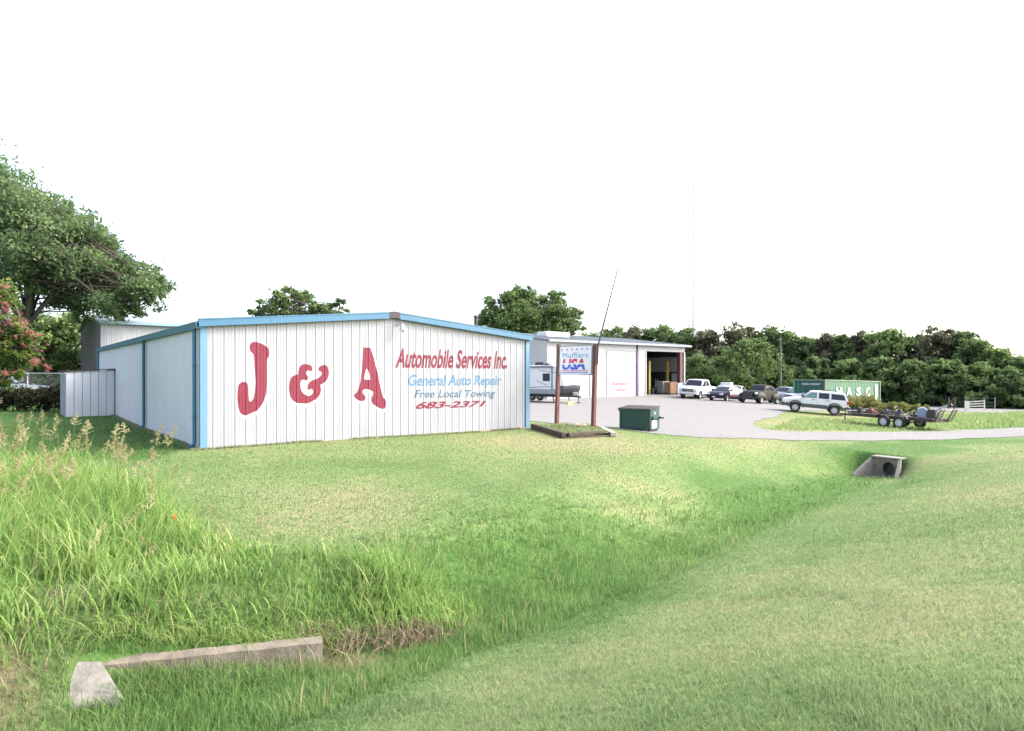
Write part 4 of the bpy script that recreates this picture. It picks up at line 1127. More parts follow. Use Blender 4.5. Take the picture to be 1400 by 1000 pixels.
# sedans ----------------------------------------------------------
def sedan(lab, heading, gx, gy, body_m, lower_m, glass=M_GLASS, nm='sedan'):
    t = thing(nm, lab, 'car')
    L, W = 4.75, 1.8; w = wfun(L, W, .92, 1.44, .24, .14, .1)
    whs = [(1.38, .32), (-1.38, .32)]
    prof = [(-2.33, .35), (-2.36, .62), (-2.30, .98), (-2.2, 1.02), (-1.55, 1.04), (-.75, 1.40), (-.3, 1.45), (.2, 1.44), (.45, 1.38), (1.15, .98), (1.3, .95), (2.05, .82), (2.28, .70), (2.36, .52), (2.33, .25)]
    car_body(prof, w, whs, .39, .24, [body_m, M_TRIMB, lower_m], two_tone=lambda c: c.x > 1.0 or c.z < .62, root=t)
    side_patch('side_window', [(.95, 1.02), (.42, 1.34), (.0, 1.38), (-.0, 1.02)], w, glass, t)
    side_patch('side_window', [(-.08, 1.02), (-.08, 1.38), (-.68, 1.36), (-1.25, 1.08), (-1.2, 1.02)], w, glass, t)
    end_pane('windscreen', (1.15, .98), (.45, 1.38), w, glass, t, inset=.04)
    end_pane('rear_window', (-1.55, 1.04), (-.75, 1.40), w, glass, t, inset=.05)
    for x, y in ((1.38, .88), (1.38, -.88), (-1.38, .88), (-1.38, -.88)): wheel(t, x, y, .32, .21, M_ALLOY)
    pair('headlight', (2.08, .48, .58), (2.30, .80, .72), M_LAMP, t, .03)
    MB().b2((2.28, -.36, .56), (2.385, .36, .68)).build('grille', M_TRIMB, t, bevel=.01)
    MB().b2((2.30, -.75, .28), (2.42, .75, .45)).build('bumper', lower_m, t, bevel=.04)
    MB().b2((2.42, -.17, .33), (2.43, .17, .44)).build('number_plate', M_PLATE, t)
    pair('tail_light', (-2.38, .5, .75), (-2.28, .82, .92), M_TAIL, t, .02)
    pair('mirror', (.82, .87, 1.0), (.96, 1.06, 1.12), lower_m, t, .02)
    x0, y0 = place(t, 1.38, .88, gx, gy, heading); settle(t, x0, y0, heading, 2.76, 1.5)
    return t
NAVY = mat('navy_car_paint', (.004, .006, .018), .4, spec=.2, coat=.1)
g = at(994.5, 61.3); navy = sedan('sedan with dark navy front and pale doors and roof beside the white pickup', head(46), g.x, g.y, mat('silver_car_paint', (.40, .42, .45), .3, coat=.2), NAVY)
g = at(1013, 68.0); sedan('cream car mostly hidden behind the navy sedan', head(30), g.x, g.y, mat('cream_car_paint', (.36, .34, .30), .35, coat=.2), mat('cream_car_paint', (.55, .53, .48)))
MB().b2((-1.25, .893, .50), (.95, .908, .56)).build('stripe', mat('orange_stripe', (.30, .11, .05), .5), navy)
# 1940s coupe -----------------------------------------------------
def old_coupe():
    t = thing('vintage_coupe', 'old rounded coupe in dull olive grey primer with bulging fenders', 'car')
    P = mat('olive_primer', (.026, .028, .022), .6, spec=.2, var=.12, vscale=3)
    D = mat('dark_primer', (.010, .011, .012), .55, var=.2, spec=.2)
    L, W = 4.9, 1.42; w = wfun(L, W, 1.02, 1.66, .18, .42, .25)
    whs = [(1.5, .36), (-1.35, .36)]
    prof = [(-2.4, .42), (-2.42, .6), (-2.2, .95), (-1.85, 1.2), (-1.35, 1.46), (-.8, 1.62), (-.2, 1.68), (.15, 1.65), (.35, 1.58), (.72, 1.16), (.85, 1.12), (1.9, 1.08), (2.2, .98), (2.35, .7), (2.3, .42)]
    car_body(prof, w, whs, .30, .40, [P, M_TRIMB, D], two_tone=lambda c: c.x > .95, root=t, bev=.09)
    side_patch('side_window', [(.52, 1.24), (.28, 1.54), (-.22, 1.56), (-.22, 1.24)], w, M_GLASS, t)
    side_patch('side_window', [(-.32, 1.24), (-.32, 1.56), (-.85, 1.50), (-1.12, 1.28), (-1.05, 1.24)], w, M_GLASS, t)
    end_pane('windscreen', (.72, 1.16), (.35, 1.58), w, M_GLASS, t, inset=.05, fr=.84)
    end_pane('rear_window', (-1.85, 1.2), (-1.35, 1.46), w, M_GLASS, t, inset=.06, fr=.5)
    # pontoon fenders
    for nm_, xc, Lf, hf, yo in (('front_fender', 1.42, 1.0, .50, .72), ('rear_fender', -1.45, .88, .46, .74)):
        for s in (1, -1):
            bm = bmesh.new(); bmesh.ops.create_uvsphere(bm, u_segments=20, v_segments=12, radius=1)
            for v in bm.verts:
                v.co.x = v.co.x * Lf * (1 if v.co.x < 0 or nm_ == 'rear_fender' else .82); v.co.y *= .30; v.co.z *= hf
            bmesh.ops.bisect_plane(bm, geom=bm.verts[:] + bm.edges[:] + bm.faces[:], plane_co=(0, 0, -.12), plane_no=(0, 0, 1), clear_inner=True)
            # cut the arch
            for v in bm.verts:
                dx = v.co.x - (.08 if nm_ == 'front_fender' else .10); dz = v.co.z + .17
                d = math.hypot(dx, dz)
                if abs(v.co.y) > .12 and d < .40 and d > 0.01:
                    v.co.x += dx / d * (.40 - d); v.co.z += dz / d * (.40 - d)
            me = bpy.data.meshes.new(nm_); bm.to_mesh(me); bm.free(); me.materials.append(P); smooth_angle(me, 60)
            o = obj(nm_, me, t); o.location = (xc, s * yo, .53)
    for s in (1, -1):
        MB().b2((-.8, s * .66, .32), (.75, s * .90, .38)).build('running_board', D, t, bevel=.01)
        m = MB(); m.lathe([(0, .0), (.09, -.02), (.11, -.08), (.09, -.22), (0, -.3)], 16, 'x', (0, 0, 0)); o = m.build('headlight', M_LAMP, t, smooth=50); o.location = (2.22, s * .66, .86)
    for x, y in ((1.5, .92), (1.5, -.92), (-1.35, .93), (-1.35, -.93)): wheel(t, x, y, .36, .20, M_ALLOY, .58, 8)
    m = MB()
    for k in range(9): m.b2((2.26 - .004 * abs(k - 4), -.05 - .0 + (k - 4) * .09 - .02, .5), (2.40 - .02 * abs(k - 4), -.05 + (k - 4) * .09 + .02 + .05, .95 - .02 * abs(k - 4)))
    m.build('grille', M_BLKMET, t)
    MB().b2((2.46, -.8, .40), (2.52, .8, .50)).build('bumper', M_BLKMET, t, bevel=.02)
    t.scale = (1.06, 1.06, 1.04); g = at(1041.5, 57.6); h = head(47); x0, y0 = place(t, 1.5, .92, g.x, g.y, h); settle(t, x0, y0, h, 2.85, 1.5)
old_coupe()
# SUVs ------------------------------------------------------------
def suv(lab, heading, gx, gy, body_m, clad, rim, glass=M_GLASS, hi=1.0):
    t = thing('suv', lab, 'suv')
    L, W = 4.6, 1.76; w = wfun(L, W, 1.08, 1.66, .15, .12, .04)
    whs = [(1.33, .37), (-1.33, .37)]
    prof = [(-2.25, .48), (-2.30, .72), (-2.26, 1.10), (-2.12, 1.45), (-1.98, 1.66), (-1.8, 1.70), (.1, 1.71), (.35, 1.66), (1.0, 1.16), (1.15, 1.12), (2.05, 1.02), (2.22, .92), (2.28, .7), (2.24, .45)]
    car_body(prof, w, whs, .46, .42, [body_m, M_TRIMB, clad], two_tone=lambda c: c.z < .66 and abs(c.y) > .3, root=t)
    side_patch('side_window', [(.88, 1.20), (.32, 1.62), (-.10, 1.63), (-.10, 1.20)], w, mat('light_glass', (.12, .20, .20), .1), t)
    side_patch('side_window', [(-.22, 1.20), (-.22, 1.63), (-.92, 1.62), (-.92, 1.20)], w, glass, t)
    side_patch('side_window', [(-1.06, 1.20), (-1.06, 1.62), (-1.88, 1.58), (-2.04, 1.20)], w, glass, t)
    end_pane('windscreen', (1.0, 1.16), (.35, 1.66), w, glass, t)
    end_pane('rear_window', (-2.26, 1.14), (-2.02, 1.62), w, glass, t, inset=.04, fr=.84)
    for x in (1.33, -1.33):
        for s in (1, -1):
            m = MB(); pr = []
            for k in range(9):
                a = math.pi * k / 8; pr.append((.55 * math.cos(a), .55 * math.sin(a)))
            for k in range(8, -1, -1):
                a = math.pi * k / 8; pr.append((.455 * math.cos(a), .455 * math.sin(a)))
            for k in range(8):
                a, b = pr[k], pr[k + 1]; c_, d_ = pr[17 - k - 1], pr[17 - k]
                m.add([(x + q[0], s * y, .37 + q[1]) for y in (.80, .915) for q in (a, b, c_, d_)], [(0, 1, 2, 3), (7, 6, 5, 4), (0, 4, 5, 1), (2, 6, 7, 3)])
            m.build('wheel_arch', M_GREYP if clad is not body_m else body_m, t)
    for x, y in ((1.33, .90), (1.33, -.90), (-1.33, .90), (-1.33, -.90)): wheel(t, x, y, .37, .25, rim, .60, 6)
    MB().b2((-2.42, -.82, .46), (-2.22, .82, .66)).build('bumper', M_GREYP if clad is not body_m else body_m, t, bevel=.04)
    MB().b2((2.15, -.82, .42), (2.36, .82, .62)).build('bumper', M_GREYP if clad is not body_m else body_m, t, bevel=.04)
    MB().b2((2.2, -.5, .72), (2.30, .5, .90)).build('grille', M_TRIMB, t, bevel=.01)
    pair('headlight', (2.05, .55, .72), (2.27, .80, .88), M_LAMP, t, .02)
    pair('tail_light', (-2.29, .76, .86), (-2.12, .895, 1.12), M_TAIL, t, .015)
    pair('mirror', (.78, .86, 1.15), (.92, 1.04, 1.28), M_TRIMB, t, .02)
    for x in (-.0, -.95):
        for s in (1, -1): MB().b2((x + .04, s * .868, 1.02), (x + .22, s * .905, 1.06)).build('door_handle', M_TRIMB, t)
    for x in (.98, -.16, -.99):
        for s in (1, -1): MB().b2((x - .006, s * .86, .55), (x + .006, s * .884, 1.1)).build('door_seam', M_TRIMB, t)
    for s in (1, -1):
        m = MB(); m.tube([(-1.7, s * .62, 1.68), (-1.6, s * .62, 1.74), (-.1, s * .62, 1.76), (.0, s * .62, 1.7)], .018, 6); m.build('roof_rail', M_TRIMB, t)
    x0, y0 = place(t, 1.33, .90, gx, gy, heading); settle(t, x0, y0, heading, 2.66, 1.5)
    return t
WCP = mat('white_suv_paint', (.64, .64, .66), .3)
g = at(1086.5, 48.6); suv('white four door suv with grey lower trim and flared arches on the grass', R(180 - 22), g.x, g.y, WCP, M_GREYP, M_RIM)
PB = mat('pale_blue_car_paint', (.15, .19, .24), .35, coat=.2)
g = at(1073, 64.0); suv('pale blue grey suv behind the old coupe', head(60), g.x, g.y, PB, PB, M_ALLOY)
# white cab-over van / pickup cab behind the SUV
g = at(1102, 61.0); t_ = pickup('white pickup with its cab showing over the roof of the white suv', head(-70) if False else R(190), g.x - .3, g.y, WCP)
# white box trailer body behind navy sedan
g = at(993, 74.5); bt = thing('camper_van', 'small white camper van with a raised top far behind the navy sedan', 'van', (g.x, g.y, g.z), head(30))
bt.scale = (.8, .8, .74)
w_ = wfun(5.2, 1.95, 1.1, 2.0, .1)
car_body([(-2.5, .4), (-2.5, 2.0), (-.2, 2.05), (1.2, 2.0), (1.9, 1.2), (2.4, 1.0), (2.5, .4)], w_, [(1.6, .36), (-1.6, .36)], .44, .4, [WCP, M_TRIMB], root=bt)
MB().b2((-1.3, -.7, 2.0), (.6, .7, 2.42)).build('roof_box', M_WHITE, bt, bevel=.08)
end_pane('windscreen', (1.9, 1.2), (1.2, 2.0), w_, M_GLASS, bt)
side_patch('side_window', [(1.5, 1.3), (1.1, 1.85), (.3, 1.88), (.3, 1.3)], w_, M_GLASS, bt)
for x, y in ((1.6, .96), (1.6, -.96), (-1.6, .96), (-1.6, -.96)): wheel(bt, x, y, .36, .22, M_ALLOY)
# white car far left behind the chain link fence
g = at(55, 47.0); t_ = suv('white suv parked behind the chain link fence under the trees', R(8), g.x, g.y, WCP, WCP, M_ALLOY)
t_.location.z += .12

# travel trailer --------------------------------------------------
def camper():
    t = thing('travel_trailer', 'white travel trailer with grey skirt and dark raked nose behind the post sign', 'caravan')
    SK = mat('camper_grey', (.26, .28, .31), .5, var=.05); ND = mat('camper_dark', (.055, .058, .07), .4)
    W = 2.44
    def w(x, z):
        k = 1.0
        if x > -.1: k = 1 - .16 * min(1, (x + .1) / 1.0) ** 1.6
        return W / 2 * k
    prof = [(-6.8, .62), (-6.8, 2.86), (-6.7, 2.95), (-.45, 2.95), (-.15, 2.88), (.25, 2.35), (.55, 1.75), (.66, 1.42), (.60, 1.15), (.30, .78), (.0, .62)]
    car_body(prof, w, [(-3.6, .36), (-4.45, .36)], .42, .62, [mat('camper_white', (.66, .66, .68), .3), M_TRIMB, ND], two_tone=lambda c: (c.x > -.02 and c.z < 1.32), root=t, bev=.06)
    def band(nm, pts, m, out=.004): side_patch(nm, pts, w, m, t, out)
    band('skirt_band', [(-6.75, .72), (-.03, .72), (-.03, 1.08), (-6.75, 1.08)], SK)
    band('skirt_band', [(-6.75, .665), (-.03, .665), (-.03, .72), (-6.75, .72)], ND, .008)
    for P in ([(-6.7, 1.26), (-3.2, 1.22), (-.5, 1.32), (-.3, 1.28), (-3.0, 1.14), (-6.7, 1.12)], [(-2.2, 1.75), (-1.1, 1.38), (-.9, 1.36), (-2.1, 1.78)], [(-1.9, 2.6), (-.3, 2.42), (-.1, 2.38), (-.2, 2.36), (-1.9, 2.55)]):
        band('side_swoosh', P, mat('camper_stripe', (.20, .22, .28), .4), .006)
    band('side_window', [(-1.45, 1.72), (-.75, 1.72), (-.75, 2.32), (-1.45, 2.32)], M_GLASS, .02)
    band('side_window', [(-3.9, 1.9), (-3.1, 1.9), (-3.1, 2.4), (-3.9, 2.4)], M_GLASS, .02)
    m = MB(); m.b2((-6.2, -W / 2 - .14, 2.72), (-.35, -W / 2 - .01, 2.88)); m.build('awning', mat('awning_grey', (.17, .18, .22), .5), t, bevel=.03)
    for x in (-.5, -6.0): MB().b2((x - .05, -W / 2 - .08, 1.0), (x + .03, -W / 2 - .012, 2.74)).build('awning_arm', mat('awning_grey', (.17, .18, .22), .5), t)
    MB().b2((-3.0, -.35, 2.93), (-2.1, .35, 3.2)).build('roof_air_conditioner', M_BLKMET, t, bevel=.05)
    MB().b2((-1.5, -1.0, 2.93), (-1.1, -.6, 3.06)).build('roof_vent', M_BLKMET, t, bevel=.03)
    MB().b2((-6.7, -.9, .42), (-.1, .9, .64)).build('chassis', M_BLKMET, t)
    m = MB(); m.beam((-.2, -.8, .5), (1.35, 0, .45), .08, .12); m.beam((-.2, .8, .5), (1.35, 0, .45), .08, .12); m.tube([(1.15, 0, .1), (1.15, 0, .95)], .035, 8); m.b2((1.05, -.12, -.02), (1.25, .12, .06)); m.build('hitch', M_BLKMET, t)
    m = MB(); m.b2((.45, -.32, .5), (.85, .32, .82)); m.build('gas_bottle_cover', ND, t, bevel=.06)
    for x in (-3.6, -4.45):
        for s in (1, -1): wheel(t, x, s * 1.16, .34, .2, M_ALLOY)
    for s in (1, -1): m = MB(); m.beam((-.6, s * 1.0, .5), (-.5, s * 1.0, .0), .06, .06); m.b2((-.65, s * 1.0 - .12, -.02), (-.4, s * 1.0 + .12, .03)); m.build('stabiliser_leg', M_BLKMET, t)
    h = R(-42); g = at(762, 50.2); x0, y0 = place(t, 0, -1.22, g.x, g.y, h)
    t.location = (x0, y0, hz(x0, y0) + .08); t.rotation_euler = (0, 0, h)
camper()
g = at(779, 48.0); cb = MB().box((0, 0, .13), (.42, .3, .26)).build('cardboard_box', mat('yellow_card', (.62, .52, .22), .8), None, bevel=.01, loc=g, rotz=.4)
tag(cb, 'small yellow block on the gravel under the travel trailer nose', 'block')

# flat bed utility trailer ----------------------------------------
def utility():
    t = thing('utility_trailer', 'long rusty black tandem axle trailer with white wheels and its ramps raised', 'trailer')
    p = at(1148, 42); q = at(1291, 36.6); p.z = q.z = 0
    d = (q - p); L = d.length; h = math.atan2(-d.y, -d.x)     # local +x points to the tongue
    cx, cy = (p.x + q.x) / 2, (p.y + q.y) / 2
    M = mat('rusty_black_frame', (.040, .028, .026), .7, var=.35, vscale=4)
    D = mat('trailer_deck', (.09, .075, .065), .85, var=.35, vscale=3)
    hl = L / 2; fr = hl - 1.35
    m = MB()
    for s in (1, -1): m.beam((-hl + .2, s * .95, .58), (fr, s * .95, .58), .07, .16); m.beam((fr, s * .95, .56), (hl, s * .06, .50), .07, .12)
    for k in range(8): x = -hl + .25 + k * (fr + hl - .3) / 7; m.beam((x, -.95, .56), (x, .95, .56), .06, .08)
    m.beam((-hl + .2, -.95, .58), (-hl + .2, .95, .58), .07, .16); m.build('frame', M, t)
    for s in (1, -1):
        m = MB(); m.beam((-hl + 1.2, s * .98, .92), (fr - .1, s * .98, .92), .04, .04)
        for k in range(4): x = -hl + 1.2 + k * (fr + hl - 1.3) / 3; m.beam((x, s * .98, .6), (x, s * .98, .92), .04, .04)
        m.build('side_rail', M, t)
    for k in range(9):
        y0 = -.90 + k * .2; MB().b2((-hl + .25, y0, .665), (fr - .02, y0 + .185, .705)).build('plank', D, t)
    ax = (-.35, -1.25)
    for x in ax:
        for s in (1, -1): wheel(t, x, s * 1.22, .345, .2, M_RIM, .62, 6)
        MB().tube([(x, -1.05, .345), (x, 1.05, .345)], .035, 8).build('axle', M, t)
    for s in (1, -1):
        m = MB(); xm = sum(ax) / 2; pr = [(xm + .92, .55), (xm + .82, .70), (xm + .55, .82), (xm - .55, .82), (xm - .82, .70), (xm - .92, .55)]
        for a, b in zip(pr, pr[1:]): m.add([(a[0], s * .98, a[1]), (b[0], s * .98, b[1]), (b[0], s * 1.26, b[1]), (a[0], s * 1.26, a[1]), (a[0], s * .98, a[1] + .02), (b[0], s * .98, b[1] + .02), (b[0], s * 1.26, b[1] + .02), (a[0], s * 1.26, a[1] + .02)], [(0, 1, 2, 3), (4, 5, 6, 7), (0, 1, 5, 4), (2, 3, 7, 6), (0, 3, 7, 4), (1, 2, 6, 5)])
        m.build('fender', M, t)
    m = MB(); m.tube([(hl - .35, 0, .05), (hl - .35, 0, .85)], .035, 8); m.b2((hl - .45, -.1, .0), (hl - .25, .1, .05)); m.build('tongue_jack', M, t)
    m = MB(); m.beam((hl - .1, 0, .50), (hl + .25, 0, .50), .09, .09); m.build('coupler', M, t)
    for s in (1, -1):
        rp = MB(); xr = -hl - .0
        for yy in (s * .45, s * .9): rp.beam((xr + .1, yy, .55), (xr - .22, yy, 1.25), .05, .04)
        for k in range(7): z = .6 + k * .1; rp.beam((xr + .08 - (z - .55) * .45, s * .45, z), (xr + .08 - (z - .55) * .45, s * .9, z), .035, .045)
        rp.build('ramp', M, t)
    x0, y0 = cx, cy; settle(t, x0, y0, h, 2.4, 1.9)
    return t, h, hl, fr
ut, uh, uhl, ufr = utility()
def on_trailer(x, y, z): 
    return (ut.matrix_basis @ Vector((x, y, z)))
ut.matrix_basis
def load(nm, lab, cat, x, y, z=.705, rz=0, grp='scrap parts lying on the trailer'):
    o = thing(nm, lab, cat, on_trailer(x, y, z), uh + rz, grp); return o
t = load('barrel', 'pale blue barrel lying near the rear of the long trailer', 'barrel', -2.0, .1, .705, .5, None)
MB().lathe([(0, -.42), (.27, -.42), (.285, -.40), (.275, -.2), (.285, -.16), (.275, -.12), (.275, .12), (.285, .16), (.275, .2), (.285, .4), (.27, .42), (0, .42)], 22, 'y', (0, 0, .285)).build('drum', mat('pale_blue_drum', (.18, .25, .33), .4, var=.1), t, smooth=35)
t = load('engine_block', 'dark engine block with belts beside the blue barrel on the trailer', 'engine', -2.62, .2)
m = MB(); m.b2((-.25, -.2, 0), (.25, .25, .38)); m.b2((-.18, -.14, .38), (.2, .18, .5)); m.build('block', M_BLKMET, t, bevel=.03)
for dz, r_ in ((.12, .1), (.30, .12)): MB().lathe([(0, 0), (r_, 0), (r_, .05), (0, .05)], 14, 'y', (.1, -.26, dz)).build('pulley', M_STEEL, t)
t = load('exhaust_pipe', 'silver exhaust pipe sticking up behind the barrel on the trailer', 'pipe', -2.55, .05, .72)
MB().tube([(.15, 0, .3), (-.5, 0, .62), (-.8, 0, .74)], .05, 10).build('tube', M_STEEL, t, smooth=40)
MB().tube([(-.78, 0, .73), (-.98, 0, .80)], .07, 10).build('flange', M_BLKMET, t, smooth=40)
t = load('jack', 'red floor jack standing on the deck ahead of the trailer wheels', 'jack', .75, .3); t.scale = (.75, .75, .62)
m = MB(); m.b2((-.35, -.12, .03), (.35, .12, .16)); m.beam((-.2, 0, .12), (.25, 0, .42), .1, .07); m.tube([(-.3, 0, .15), (-.05, 0, .75)], .03, 8); m.build('body', mat('jack_red', (.22, .02, .03), .45, var=.2), t, bevel=.01)
for i, (x, y, sx, sy, sz2, mm_) in enumerate(((.1, .1, .5, .3, .28, M_BLKMET), (-.35, -.3, .35, .3, .30, M_STEEL), (-.75, .2, .3, .5, .34, M_TRIMB), (1.15, -.1, .4, .5, .3, M_RUST), (-1.4, -.2, .4, .3, .2, M_BLKMET))):
    labs = ['black gearbox casing on the trailer deck just ahead of the wheels', 'bright metal casing on the trailer deck over the front axle', 'black battery case on the trailer deck between the axles', 'rust red axle casing at the front of the trailer deck', 'flat black part on the trailer deck just before the barrel']
    t = load(['gearbox', 'metal_casing', 'battery_case', 'axle_casing', 'scrap_part'][i], labs[i], 'car part', x, y)
    m = MB(); m.b2((-sx / 2, -sy / 2, 0), (sx / 2, sy / 2, sz2 * .6)); m.lathe([(0, 0), (sy * .32, 0), (sy * .22, sz2 * .5), (sy * .12, sz2 * .6), (0, sz2 * .6)], 12, 'z', (0, 0, sz2 * .55)); m.build('casing', mm_, t, bevel=.03)
    MB().tube([(sx * .4, 0, sz2 * .3), (sx * .8, .05, sz2 * .5), (sx, .2, sz2 * .3)], .03, 8).build('hose', M_TRIMB, t)
t = load('bumper_bar', 'bent silver bumper bars lying across the front of the trailer', 'bumper', 1.7, 0, .60, .2)
for k in range(3): MB().tube([(-.5, -.7 + .25 * k, .06 + .06 * k), (0, -.1 + .2 * k, .15 + .04 * k), (.7, .3 + .1 * k, .1 + .05 * k)], .05, 8).build('bar', M_STEEL if k != 1 else M_BLKMET, t, smooth=40)

for i, (x, y, nm, lab) in enumerate(((1.5, .55, 'oil_can', 'small dark can near the front end of the trailer deck'), (1.55, -.5, 'wooden_block', 'pale wooden block beside the bumper bars on the trailer'), (.35, -.55, 'toolbox', 'dark blue toolbox on the far side of the trailer deck'))):
    t = load(nm, lab, 'junk', x, y, .705, .4 * i, None)
    if i == 0: MB().lathe([(0, 0), (.13, 0), (.14, .02), (.14, .30), (.12, .34), (.04, .37), (0, .37)], 14, 'z').build('can', M_TRIMB, t, smooth=40)
    else:
        MB().b2((-.3, -.13, 0), (.3, .13, .24)).build('block' if i == 1 else 'box', mat('pale_wood', (.30, .25, .19), .8) if i == 1 else mat('tool_blue', (.02, .04, .10), .5), t, bevel=.015)
        MB().tube([(-.1, 0, .24), (-.1, 0, .3), (.1, 0, .3), (.1, 0, .24)], .012, 6).build('handle', M_STEEL, t)

# container -------------------------------------------------------
def container():
    W, L, Hh = 3.1, 10.0, 2.6
    t = thing('shipping_container', 'green steel shipping container with white letters and a darker green end', 'container')
    GL = mat('pale_container_green', (.13, .24, .155), .6, var=.12, vscale=1.2, dirt=((.12, .15, .09), 1.2, .60)); GD = mat('dark_container_green', (.015, .085, .055), .6, var=.2, vscale=1.5)
    p = at(1127.5, 60, 519)     # near top corner
    ang = R(56)                 # long side direction from +x
    # local: x along the long side, y along the end
    t.location = (p.x, p.y, p.z - Hh); t.rotation_euler = (0, R(1.0), R(90 - 56))
    def corr(name, m, a, b, z0, z1, place_, per=.28, amp=.036):
        S = []; s = a
        while s < b - 1e-6:
            for d, o in ((0, 0), (per * .3, 0), (per * .5, 1), (per * .8, 1)):
                if s + d < b: S.append((s + d, -amp * o))
            s += per
        S.append((b, 0)); vs = []
        for s, o in S: vs += [place_(s, o, z0), place_(s, o, z1)]
        return MB().add(vs, [(2 * i, 2 * i + 2, 2 * i + 3, 2 * i + 1) for i in range(len(S) - 1)]).build(name, m, t)
    corr('side_panel', GL, .12, L - .12, .16, Hh - .1, lambda s, o, z: (s, -o, z))
    corr('side_panel', GL, .12, L - .12, .16, Hh - .1, lambda s, o, z: (s, W + o, z))
    corr('end_panel', GD, .12, W - .12, .16, Hh - .1, lambda s, o, z: (-o, s, z), .42)
    corr('end_panel', GD, .12, W - .12, .16, Hh - .1, lambda s, o, z: (L + o, s, z), .42)
    for x in (0, L):
        for y in (0, W):
            MB().b2((x - .06 if x == 0 else x - .08, y - .06 if y == 0 else y - .08, 0), (x + .08 if x == 0 else x + .06, y + .08 if y == 0 else y + .06, Hh)).build('corner_post', mat('container_rust_green', (.16, .15, .10), .7, var=.3) if (x == 0 and y == 0) else GL, t)
    m = MB()
    for y in (-.01, W + .01): m.beam((.08, y, Hh - .06), (L - .08, y, Hh - .06), .08, .10); m.beam((.08, y, .09), (L - .08, y, .09), .08, .16)
    for x in (-.01, L + .01): m.beam((x, .08, Hh - .06), (x, W - .08, Hh - .06), .08, .10); m.beam((x, .08, .09), (x, W - .08, .09), .08, .16)
    m.build('rail', mat('rail_pale_green', (.17, .24, .16), .6, var=.2), t)
    MB().b2((.05, .05, Hh - .05), (L - .05, W - .05, Hh - .02)).build('roof', GL, t)
    WP = mat('container_white', (.75, .77, .75), .6)
    # letters on the long side: columns 1147, 1160, 1173, 1186 of the picture
    def sx(px):
        k = (px - 700) / F; c, s = math.cos(R(34)), math.sin(R(34))
        return (k * p.y - p.x) / (c - k * s)
    for ch, a, b in (('H', 1142.5, 1150), ('A', 1156.5, 1163.5), ('S', 1170, 1176), ('C', 1183, 1188.5)):
        V, fs = text_mesh(ch, .03); x0 = min(q[0] for q in V); x1 = max(q[0] for q in V); A, B = sx(a), sx(b)
        MB().add([(A + (B - A) * (x - x0) / (x1 - x0), -.062, 1.12 + .80 * y / CAP) for x, y in V], fs).build('lettering', WP, t)
    A, B = sx(1195.5), sx(1198.5)
    MB().b2((A, -.056, .55), (B, -.052, 2.2)).build('lettering', WP, t)
    V, fs = text_mesh('IE 22G1', .02); x0 = min(q[0] for q in V); x1 = max(q[0] for q in V)
    A, B = sx(1194), sx(1201); MB().add([(A + (B - A) * (x - x0) / (x1 - x0), -.062, 2.1 + .14 * y / CAP) for x, y in V], fs).build('lettering', WP, t) if False else None
    V, fs = text_mesh('HASU 2085307', .01); x0 = min(q[0] for q in V); x1 = max(q[0] for q in V)
    MB().add([(-.045, (W - .85) - (W - 1.25) * (x - x0) / (x1 - x0), 2.08 + .16 * y / CAP) for x, y in V], fs).build('lettering', WP, t)
    # local x should run right and away: heading 34 degrees
    t.rotation_euler = (0, R(1.2), R(34))
container()

# radio mast far away, utility pole -------------------------------
def mast():
    Y = 420; g = at(948, Y); t = thing('radio_mast', 'very tall thin pale radio mast far beyond the trees', 'mast', g)
    Ht = EYE + (512 - 254) / F * Y - g.z; M = mat('mast_paint', (.22, .23, .26), .6)
    m = MB(); r_ = .55
    L = [(r_ * math.cos(a), r_ * math.sin(a)) for a in (0, 2.094, 4.189)]
    for x, y in L: m.tube([(x, y, 0), (x, y, Ht)], .225, 4)
    n = 60
    for k in range(n):
        z0, z1 = Ht * k / n, Ht * (k + 1) / n
        for i in range(3): a, b = L[i], L[(i + 1) % 3]; m.tube([(a[0], a[1], z0), (b[0], b[1], z1)], .03, 3, cap=False)
    m.build('lattice', M, t)
    m = MB(); m.tube([(-1.6, 0, Ht), (1.6, 0, Ht)], .10, 4); m.tube([(0, 0, Ht - 2), (0, 0, Ht + 3)], .08, 4); m.build('aerial', M, t)
    m = MB()
    for a in (.5, 2.6, 4.7):
        for z in (.45, .75, .97): m.tube([(0, 0, Ht * z), (60 * math.cos(a), 60 * math.sin(a), 0)], .018, 3)
    m.build('guy_wire', M, t)
mast()
g = at(1067, 78); t = thing('utility_pole', 'grey wooden utility pole against the dark trees behind the pale blue suv', 'pole', g)
hp = EYE + (512 - 464) / F * 78 - g.z
MB().tube([(0, 0, -.3), (0, 0, hp * .5), (0, 0, hp)], [.15, .12, .09], 10).build('pole', mat('weathered_pole', (.12, .115, .115), .9, var=.2), t, smooth=50)
MB().lathe([(0, .05), (.1, .03), (.11, 0)], 8, 'z', (0, 0, hp)).build('pole_cap', M_STEEL, t)

